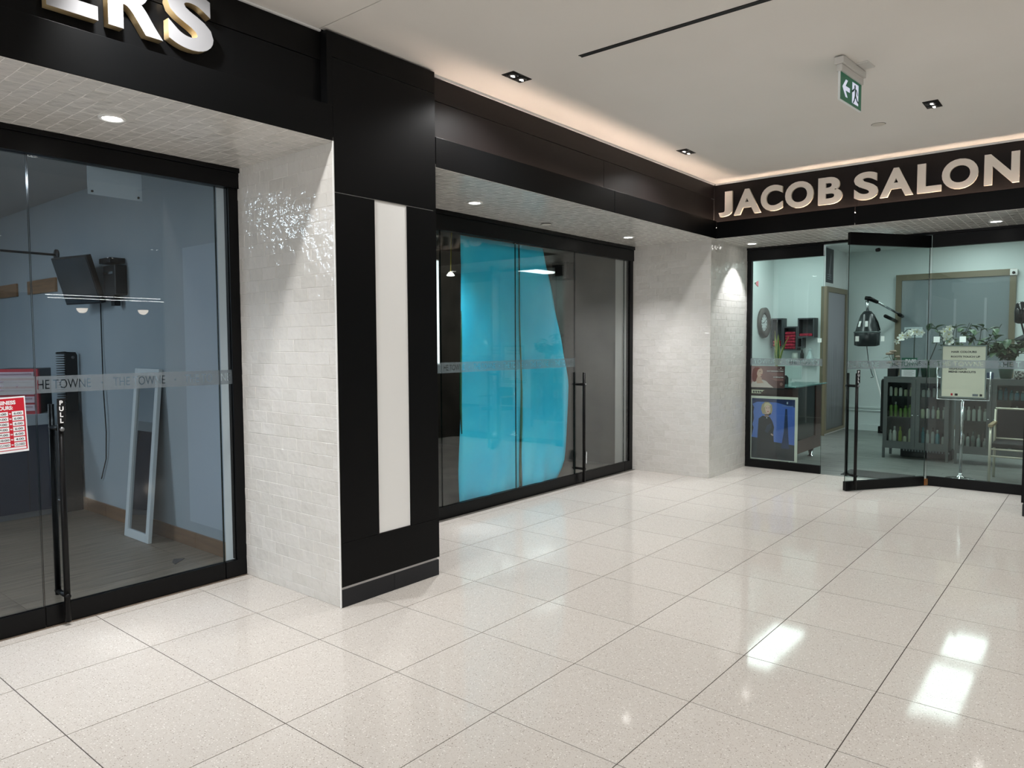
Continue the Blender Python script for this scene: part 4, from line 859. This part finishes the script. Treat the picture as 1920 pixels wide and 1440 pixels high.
# large olive framed glass on the back wall
w5 = struct('window_5', 'large grey glass panel in an olive frame on the salon back wall', 'window')
MIRG = mat('grey_panel', (128, 138, 142), .08, spec=.6)
for nm, bx in (('stile', (14.10, 14.149, 2.855, 2.945, .12, 2.745)), ('stile', (14.10, 14.149, 1.215, 1.30, .12, 2.745)), ('head', (14.10, 14.149, 1.30, 2.855, 2.645, 2.745)), ('sill', (14.10, 14.149, 1.30, 2.855, .12, .20))): B(nm, OLIVE, w5, *bx)
B('glass_panel', MIRG, w5, 14.125, 14.149, 1.30, 2.855, .20, 2.645)
for y in (2.45, 2.05, 1.62): B('glazing_bar', mat('bar_grey', (146, 154, 158), .3), w5, 14.118, 14.1249, y-.018, y+.018, .20, 2.3)
sc_ = thing('wall_camera', 'small white camera box on the corner of the olive frame', 'camera', (14.098, 1.25, 2.69)); MB().box(-.03, 0, -.05, .05, -.05, .05).build('box', WHITEM, sc_, bevel=.008); MB().tube([(-.03, 0, -.01), (-.045, 0, -.01)], .022, 12).build('lens', FRAME, sc_, True)
nt_ = thing('paper_notice', 'printed paper notice on the grey glass panel behind the orchid', 'notice', (14.122, 2.80, 1.66)); pb(nt_, 'paper', mat('paper_pale', (206, 220, 222), .6), 0, .28, 0, .18, 0, TP)
for k in range(6): pb(nt_, 'text_line', mat('print_grey', (120, 128, 136), .6), .02, .26-.03*(k % 3), .155-k*.024, .160-k*.024, .0006, TP)
# hood dryer on its wall arm
hd = thing('hood_dryer', 'black hood dryer hanging from a wall arm in the salon', 'hair dryer', (12.6, 3.03, 1.75))
HB_ = mat('hood_black', (40, 44, 46), .22); HG = mat('hood_gloss', (26, 30, 32), .08)
MB().lathe([(.13, -.23), (.185, -.21), (.19, -.02), (.17, .02), (.15, .10), (.10, .27), (.055, .33), (.01, .335)], 20, sx=1.0, sy=1.0).build('hood', HB_, hd, True)
MB().lathe([(.188, -.02), (.196, -.01), (.196, .0), (.18, .01)], 20).build('rim_band', mat('hood_trim', (96, 104, 104), .25, .5), hd, True)
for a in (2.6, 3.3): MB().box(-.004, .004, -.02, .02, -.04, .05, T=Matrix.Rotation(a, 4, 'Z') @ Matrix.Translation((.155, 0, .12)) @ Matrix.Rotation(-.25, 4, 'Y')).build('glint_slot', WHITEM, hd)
MB().tube([(0, -.02, .33), (.0, -.09, .27), (0, -.15, .15), (0, -.185, .02)], .012, 8).build('handle_loop', FRAME, hd, True)
MB().tube([(0, 0, .33), (0, .01, .50)], .022, 10).build('neck', CHROME, hd, True); MB().tube([(0, .04, .54), (0, -.02, .53), (.1, -.12, .47)], [.03, .035, .028], 10).build('arm_joint', FRAME, hd, True)
MB().tube([(.1, -.12, .47), (1.2, -.22, .30)], .018, 10).build('arm', CHROME, hd, True); MB().tube([(1.49, -.10, .20), (.5, -.15, .26)], .03, 8).build('support_arm', FRAME, hd, True)
MB().tube([(1.48, -.2, .28), (1.15, -.22, .30)], .03, 10).build('arm_end', FRAME, hd, True)
MB().tube([(0, 0, -.23), (.02, -.03, -.5), (.04, -.08, -.68), (.03, -.10, -.72), (.03, -.06, -.73)], .006, 6).build('cord', FRAME, hd, True)
hb2 = thing('hood_dryer', 'second black dryer head at the right edge beside the olive frame', 'hair dryer', (12.6, 1.01, 2.0)); MB().lathe([(.04, -.16), (.085, -.14), (.09, .02), (.075, .12), (.03, .15)], 16).build('head', HG, hb2, True); MB().tube([(0, .05, -.42), (0, -.05, -.36), (0, -.2, -.33), (0, -.34, -.34)], .055, 10).build('curved_band', mat('band_dark', (50, 54, 58), .4), hb2, True); MB().tube([(0, -.02, .14), (.3, -.1, .2), (1.54, -.15, .2)], .02, 8).build('arm', CHROME, hb2, True); MB().tube([(0, -.05, -.36), (0, 0, -.15)], .012, 8).build('stem', FRAME, hb2, True)
stk = thing('broom_handle', 'white handled broom leaning on the salon back wall', 'broom', (13.9, 2.98, 0)); MB().tube([(.22, .30, 1.15), (.0, .04, .35), (-.02, .0, .12)], [.014, .014, .012], 8).build('handle', WHITEM, stk, True); MB().box(-.06, .02, -.14, .14, 0, .12).build('bristles', FRAME, stk)
cl = thing('hanging_cape', 'black salon cape hanging at the side of the left glass cabinet', 'cape', (11.12, 2.418, .72))
MB().poly([(-.06, .34), (0, .36), (.05, .34), (.07, .12), (.02, -.02), (.08, -.08), (.09, -.34), (.02, -.38), (-.07, -.36)], .045, basis((0, .048, 0), (1, 0, 0), (0, 0, 1))).build('cloth', mat('cape_black', (22, 24, 24), .7), cl, bevel=.008); MB().tube([(0, .02, .34), (0, .02, .39), (0, .0, .39)], .006, 6).build('hook', CHROME, cl, True)
# glass cabinets
CABM = mat('cabinet_grey', (92, 98, 97), .4); CABG = glass('cabinet_glass', (220, 228, 226), .7)
BG = [mat('b_%d' % i, c, .35) for i, c in enumerate([(226, 230, 222), (120, 160, 78), (168, 190, 84), (210, 216, 184), (150, 70, 72), (80, 156, 170), (54, 124, 146), (190, 200, 197), (120, 134, 130)])]
ORD = ['first', 'second', 'third', 'fourth', 'fifth', 'sixth', 'seventh', 'eighth', 'ninth']
def cabinet(label, short, y1, y0, palettes):
    Wc = y1-y0; xf, D = 10.97, .45; t = thing('glass_cabinet', label, 'cabinet', (xf, y1, 0), 0, 'grey metal glass cabinets')
    # local: x depth (0 front .. D back), y negative to the right
    for x in (0, D-.03):
        for y in (-.03, -Wc): MB().box(x, x+.03, y, y+.03, 0, .14).build('leg', CABM, t)
    MB().box(0, D, -Wc, 0, .14, .17).build('bottom', CABM, t); MB().box(0, D, -Wc, 0, 1.085, 1.117).build('top', CABM, t, bevel=.003); MB().box(D-.015, D, -Wc, 0, .17, 1.085).build('back', CABM, t)
    for y in (-.015, -Wc): MB().box(.02, D-.015, y, y+.015, .17, 1.085).build('side', CABM, t)
    for k, z in enumerate((.56, .845)): MB().box(.03, D-.016, -Wc+.016, -.016, z, z+.008).build('shelf', mat('shelf_glass', (84, 98, 96), .1), t)
    half = Wc/2
    for k in range(2):
        a, b = -half*(k+1)+.002, -half*k-.002; d = MB().box(0, .018, a, a+.05, .17, 1.085).box(0, .018, b-.05, b, .17, 1.085).box(0, .018, a+.05, b-.05, .17, .24).box(0, .018, a+.05, b-.05, 1.04, 1.085).build('door', CABM, t)
        MB().box(.006, .011, a+.05, b-.05, .24, 1.04).build('door_glass', CABG, d); MB().tube([(0, (a+.03) if k == 0 else (b-.03), .6), (-.018, (a+.03) if k == 0 else (b-.03), .6)], .008, 8).build('knob', CHROME, d, True)
        for row, (z, hs) in enumerate(((.853, (.11, .16)), (.568, (.14, .22)), (.172, (.16, .30)))):
            nb = 5; rowname = ('top', 'middle', 'bottom')[row]
            for i in range(nb):
                yb = b-.075-(b-a-.15)*i/(nb-1); h = random.uniform(*hs); rad = random.uniform(.020, .026)
                c = BG[random.choice(palettes[row][k])]
                put(bottle_mesh('bottle', rad, h, c, random.choice((BB, c, WB))), 'hair_product_bottle', '%s bottle from left, %s shelf, %s door of the %s cabinet' % (ORD[i], rowname, ('left', 'right')[k], short), 'bottle', xf+random.uniform(.06, .13), y1+yb, z, group='hair products in the %s cabinet' % short)
    return t
cabinet('left grey metal cabinet with glass doors full of hair products', 'left', 2.414, 1.625, [([0, 0, 3], [0, 7]), ([1, 1, 2, 4], [0, 3, 7]), ([2, 2, 3, 0], [0, 7, 5])])
cabinet('right grey metal cabinet with glass doors behind the sign stand', 'right', 1.555, .765, [([0, 7, 8], [5, 5, 6]), ([0, 7, 8], [6, 5, 7]), ([8, 7], [8, 7])])
cbx = thing('lettered_box', 'low dark box with a row of pale lettering under the left cabinet', 'box', (11.25, 2.03, 0)); MB().box(-.06, .12, -.42, .20, .01, .13).build('box', mat('box_dark', (34, 36, 38), .5), cbx, bevel=.004)
for k in range(16): pb(cbx, 'mark', mat('mark_pale', (150, 156, 158), .5), -.17+k*.036, -.15+k*.036, .085, .11, 0, basis((-.0605, 0, 0), (0, -1, 0), (0, 0, 1)))
# plants and things on the cabinets
CT = 1.117
LEAFD = mat('orchid_leaf', (36, 74, 52), .35); LEAFV = noise_col(mat('vine_leaf', (62, 92, 66), .45), (50, 82, 58), (92, 118, 88), 30); STEM = mat('stem_dark', (44, 56, 44), .6); PETAL = mat('petal_white', (232, 236, 230), .5)
def leafmesh(l, wd, m, cup=.2, name='leaf'):
    vs = []; n = 5
    for i in range(n+1):
        t = i/n; ww = wd*math.sin(PI*min(1, t*.95+.03))**.8/2
        for s in (-1, 0, 1): vs.append((l*t, s*ww, -l*cup*t*t+abs(s)*ww*.35))
    for i in range(n+1):
        t = i/n; ww = wd*math.sin(PI*min(1, t*.95+.03))**.8/2
        for s in (-1, 0, 1): vs.append((l*t, s*ww, -l*cup*t*t+abs(s)*ww*.35-.0015))
    fs = []; m0 = (n+1)*3
    for i in range(n):
        for s in (0, 1): a = i*3+s; fs += [(a, a+1, a+4, a+3), (m0+a, m0+a+3, m0+a+4, m0+a+1)]
        a = i*3; fs += [(a, a+3, m0+a+3, m0+a), (a+2, m0+a+2, m0+a+5, a+5)]
    return MB().add(vs, fs).mesh(name, m, True)
def flower_mesh(s):
    mb = MB()
    for k in range(5):
        a = k*2*PI/5; ww = s*(.42 if k % 2 else .34)
        pts = [(0, 0), (s*.4, -ww*.8), (s*.85, -ww*.6), (s, 0), (s*.85, ww*.6), (s*.4, ww*.8)]
        T = Matrix.Rotation(a, 4, 'Z') @ Matrix.Rotation(-.25, 4, 'Y'); mb.poly(pts, .0015, T)
    mb.lathe([(s*.16, .002), (s*.18, s*.12), (s*.04, s*.2)], 8, mi=1); return mb.mesh('flower', [PETAL, mat('petal_heart', (200, 196, 120), .5)])
FLW = [flower_mesh(.052), flower_mesh(.046), flower_mesh(.058)]
def orchid(label, x, y, stem, nfl, sprd, leaves=5, pot=None):
    t = thing('orchid', label, 'orchid', (x, y, CT)); MB().lathe([(.055, 0), (.075, .13), (.08, .14), (.068, .135)], 18).build('pot', pot or POT, t, True)
    MB().tube(stem, [.006]*(len(stem)-1)+[.003], 6).build('stem', STEM, t, True)
    L = leafmesh(.21, .075, LEAFD, .35)
    for k in range(leaves): a = k*2*PI/leaves+.4; link('leaf', L, t, M=Matrix.Translation((.02*math.cos(a), .02*math.sin(a), .135)) @ Matrix.Rotation(a, 4, 'Z') @ Matrix.Rotation(-.75, 4, 'Y'))
    for i in range(nfl):
        q = sprd(i/(nfl-1)); link('flower', random.choice(FLW), t, M=Matrix.Translation(q) @ Matrix.Rotation(-PI/2+random.uniform(-.5, .5), 4, 'Y') @ Matrix.Rotation(random.uniform(0, 1), 4, 'Z') @ Matrix.Rotation(random.uniform(-.4, .4), 4, 'X'))
    return t
random.seed(11)
orchid('white orchid with a long arching spray over the left cabinet', 11.18, 2.09, [(0, 0, .13), (0, .0, .4), (0, -.005, .60), (-.01, .03, .645), (-.02, .09, .64), (-.02, .15, .57), (-.02, .19, .49)], 12, lambda s: (-.04+random.uniform(-.02, .02), -.10+.30*s+random.uniform(-.02, .02), .585+.055*math.sin(s*2.4)-.14*s*s+random.uniform(-.02, .02)))
orchid('white orchid with a dense flower cluster behind the salon door edge', 11.16, 1.93, [(0, 0, .13), (-.0, -.06, .3), (0, -.10, .42), (0, -.15, .58), (0, -.19, .64), (0, -.24, .60)], 11, lambda s: (-.04+random.uniform(-.02, .02), -.20-.07*random.random()-.04*s, .65-.20*s), 5, mat('pot_green', (30, 86, 66), .5))
def leafy(label, x, y, h, spread, n, pot=True, lm=.10, z=CT, cat='plant', nm='potted_plant', seed=3, branches=4):
    random.seed(seed); t = thing(nm, label, cat, (x, y, z))
    if pot: MB().lathe([(.06, 0), (.085, .15), (.09, .16), (.075, .155)], 18).build('pot', mat('pot_sage', (88, 118, 104), .5), t, True)
    Ls = [leafmesh(lm*s, lm*.6*s, LEAFV, .4) for s in (.8, 1, 1.2)]
    z0 = .14 if pot else .0
    for b in range(branches):
        a = 2*PI*b/branches+random.uniform(-.4, .4); pts = [(0, 0, z0)]
        for i in range(1, 5): pts.append((spread[0]*math.cos(a)*i/4, spread[1]*math.sin(a)*i/4+random.uniform(-.02, .02), z0+(h-z0)*(1-(1-i/4)**1.6)*random.uniform(.8, 1.05)))
        MB().tube(pts, .004, 5).build('stem', STEM, t, True)
        for k in range(n//branches):
            s = random.uniform(.25, 1)*4; i = min(3, int(s)); q = Vector(pts[i]).lerp(Vector(pts[i+1]), s-i); link('leaf', random.choice(Ls), t, M=Matrix.Translation(q) @ Matrix.Rotation(random.uniform(0, 2*PI), 4, 'Z') @ Matrix.Rotation(random.uniform(-.8, .5), 4, 'Y'))
    return t
leafy('branching green plant rising behind the price sign', 11.24, 1.66, .70, (.12, .24), 46, True, .11, seed=4, branches=6)
leafy('tall thin branching plant behind the right side of the price sign', 11.24, 1.34, .70, (.10, .24), 36, True, .11, seed=9, branches=5)
leafy('bushy pothos in a sage pot on the right cabinet', 11.18, 1.04, .50, (.20, .27), 110, True, .13, seed=5, branches=9)
leafy('low leafy plant by the orchids on the left cabinet', 11.05, 1.84, .22, (.06, .10), 24, True, .06, seed=6, branches=6)
bq = thing('rose_bouquet', 'bouquet of dusty cream roses at the left end of the cabinet', 'bouquet', (11.1, 2.31, CT)); MB().lathe([(.045, 0), (.06, .12), (.05, .14)], 14).build('vase', mat('vase_dark', (36, 40, 42), .4), bq, True)
random.seed(5)
for k in range(10):
    q = Vector((random.uniform(-.07, .05), random.uniform(-.08, .09), random.uniform(.17, .36))); rs = .032; rm = MB(); 
    for j in range(3): rm.lathe([(rs*(.5+.2*j), -.02), (rs*(.8+.15*j), .0-.004*j), (rs*(.62+.2*j), .014-.006*j), (rs*(.5+.2*j), .006)], 9)
    link('rose', rm.mesh('rose', mat('rose_cream', (150, 132, 118), .7), True), bq, M=Matrix.Translation(q))
    MB().tube([(0, 0, .12), tuple(q)], .003, 5).build('stem', STEM, bq)
Lb = leafmesh(.08, .03, LEAFV, .3)
for k in range(10): link('leaf', Lb, bq, M=Matrix.Translation((random.uniform(-.05, .05), random.uniform(-.08, .08), random.uniform(.13, .28))) @ Matrix.Rotation(random.uniform(0, 6.28), 4, 'Z'))
ps = thing('pass_sign', 'green countertop sign lettered PASS in front of the orchid', 'sign', (10.98, 2.20, CT))
MB().box(0, .012, -.19, 0, .001, .26).build('board', mat('pass_green', (32, 92, 74), .4), ps); ptext(ps, 'PASS', .06, LW, .045, .195, .0006, TP, w=.13, h=.045, off=.003); MB().box(-.014, -.010, -.175, -.005, .005, .10).build('paper', CARD, ps)
for k in range(4): pb(ps, 'text_line', MATS['print_grey'], .03, .155-.02*(k % 2), .08-k*.018, .084-k*.018, .0006, basis((-.0145, 0, 0), (0, -1, 0), (0, 0, 1)))
put(MB().box(-.03, .03, -.045, .045, 0, .11).mesh('box', mat('box_black', (26, 28, 28), .4)), 'small_box', 'small black box at the left end of the left cabinet', 'box', 11.03, 2.33, CT)
put(MB().box(-.03, .03, -.035, .035, 0, .08).box(-.031, -.03, -.03, .03, .02, .06).mesh('box', mat('box_blue', (48, 74, 104), .4)), 'small_box', 'small blue box beside the sage pot', 'box', 11.02, 1.19, CT)
hk = noise_col(mat('patterned_black', (40, 40, 40), .5), (16, 16, 16), (190, 196, 190), 60, 2, .48, .52); put(MB().lathe([(.05, 0), (.06, .10), (.05, .105)], 14).mesh('cup', hk, True), 'patterned_cup', 'black and white patterned cup at the right end of the cabinet', 'cup', 11.02, .885, CT)
# price sign on a pole
ss = thing('sign_stand', 'chrome sign stand with cream price list reading HAIR COLOURS', 'sign stand', (9.786, 1.318, 0))
MB().lathe([(.15, 0), (.15, .008), (.05, .02), (.022, .05), (.016, .07)], 28).build('base', CHROME, ss, True); MB().tube([(0, 0, .06), (0, 0, .915)], .015, 12).build('pole', CHROME, ss, True)
TS = basis((-.008, 0, 0), (0, -1, 0), (0, 0, 1))
MB().tube([(0, .262, 1.30), (0, .262, .92), (0, -.262, .92), (0, -.262, 1.25)], .008, 8).build('outer_frame', CHROME, ss, True)
for nm, bx in (('sign_rail', (-.225, .225, .94, .955)), ('sign_rail', (-.225, .225, 1.538, 1.552)), ('sign_stile', (-.225, -.212, .955, 1.538)), ('sign_stile', (.212, .225, .955, 1.538))): MB().box(bx[0], bx[1], bx[2], bx[3], -.012, .003, T=TS).build(nm, mat('sign_frame', (128, 140, 138), .3, .5), ss)
for s in (-1, 1): MB().tube([(0, s*.225, 1.17), (0, s*.262, 1.17)], .006, 6).build('pin', CHROME, ss)
MB().box(-.212, .212, .955, 1.538, -.01, -.004, T=TS).build('price_list', mat('cream_paper', (236, 232, 212), .6), ss)
for tx, x, z, wd, h in (('HAIR COLOURS', -.125, 1.463, .25, .022), ('ROOTS TOUCH UP', -.128, 1.408, .288, .022), ('HIGHLIGHTS', -.145, 1.268, .178, .022), ('MENS HAIRCUTS', -.148, 1.232, .27, .023)): ptext(ss, tx, .03, INK, x, z, -.0035, TS, w=wd, h=h, off=.0012)
for a, b, m in ((-.12, -.10, 'print_red'), (-.08, -.05, 'print_black'), (.095, .15, 'print_grey'), (.165, .19, 'print_black')): MB().box(a, b, .967, .993, -.0035, -.003, T=TS).build('logo_mark', MATS[m], ss)
# chair
ch = thing('folding_chair', 'black seated chair with pale metal frame behind the salon glass', 'chair', (9.75, .80, 0))
CRM = mat('pale_metal', (206, 202, 184), .3, .3); BKF = mat('chair_black', (30, 32, 34), .6)
for y in (.235, -.235):
    MB().tube([(0, y, 0), (0, y, .63)], .014, 8).build('leg', CRM, ch, True); MB().tube([(.42, y-.0, 0), (.42, y, .44), (.46, y, .80)], .014, 8).build('leg', CRM, ch, True); MB().box(-.03, .45, y-.022, y+.022, .63, .66).build('armrest', mat('arm_wood', (150, 132, 100), .5), ch, bevel=.004)
for z in (.30, .38): MB().tube([(.0, .235, z), (0, -.235, z)], .010, 8).build('stretcher', CRM, ch, True)
MB().box(0, .43, -.22, .22, .40, .45).build('seat', BKF, ch, bevel=.012); MB().box(.425, .455, -.22, .22, .47, .80).build('backrest', BKF, ch, bevel=.008)
for z in (.46, .81): MB().tube([(.43, .235, z), (.43, -.235, z)], .013, 8).build('back_bar', CRM, ch, True)
fm = thing('entrance_mat', 'dark ribbed mat just inside the salon doorway', 'mat', (9.45, 2.12, 0)); MB().box(-.22, .22, -.36, .36, .0005, .008).build('pad', mat('mat_dark', (52, 56, 56), .9), fm, bevel=.002)
for k in range(10): MB().box(-.2+k*.042, -.185+k*.042, -.34, .34, .008, .011).build('rib', mat('mat_rib', (70, 74, 74), .9), fm)
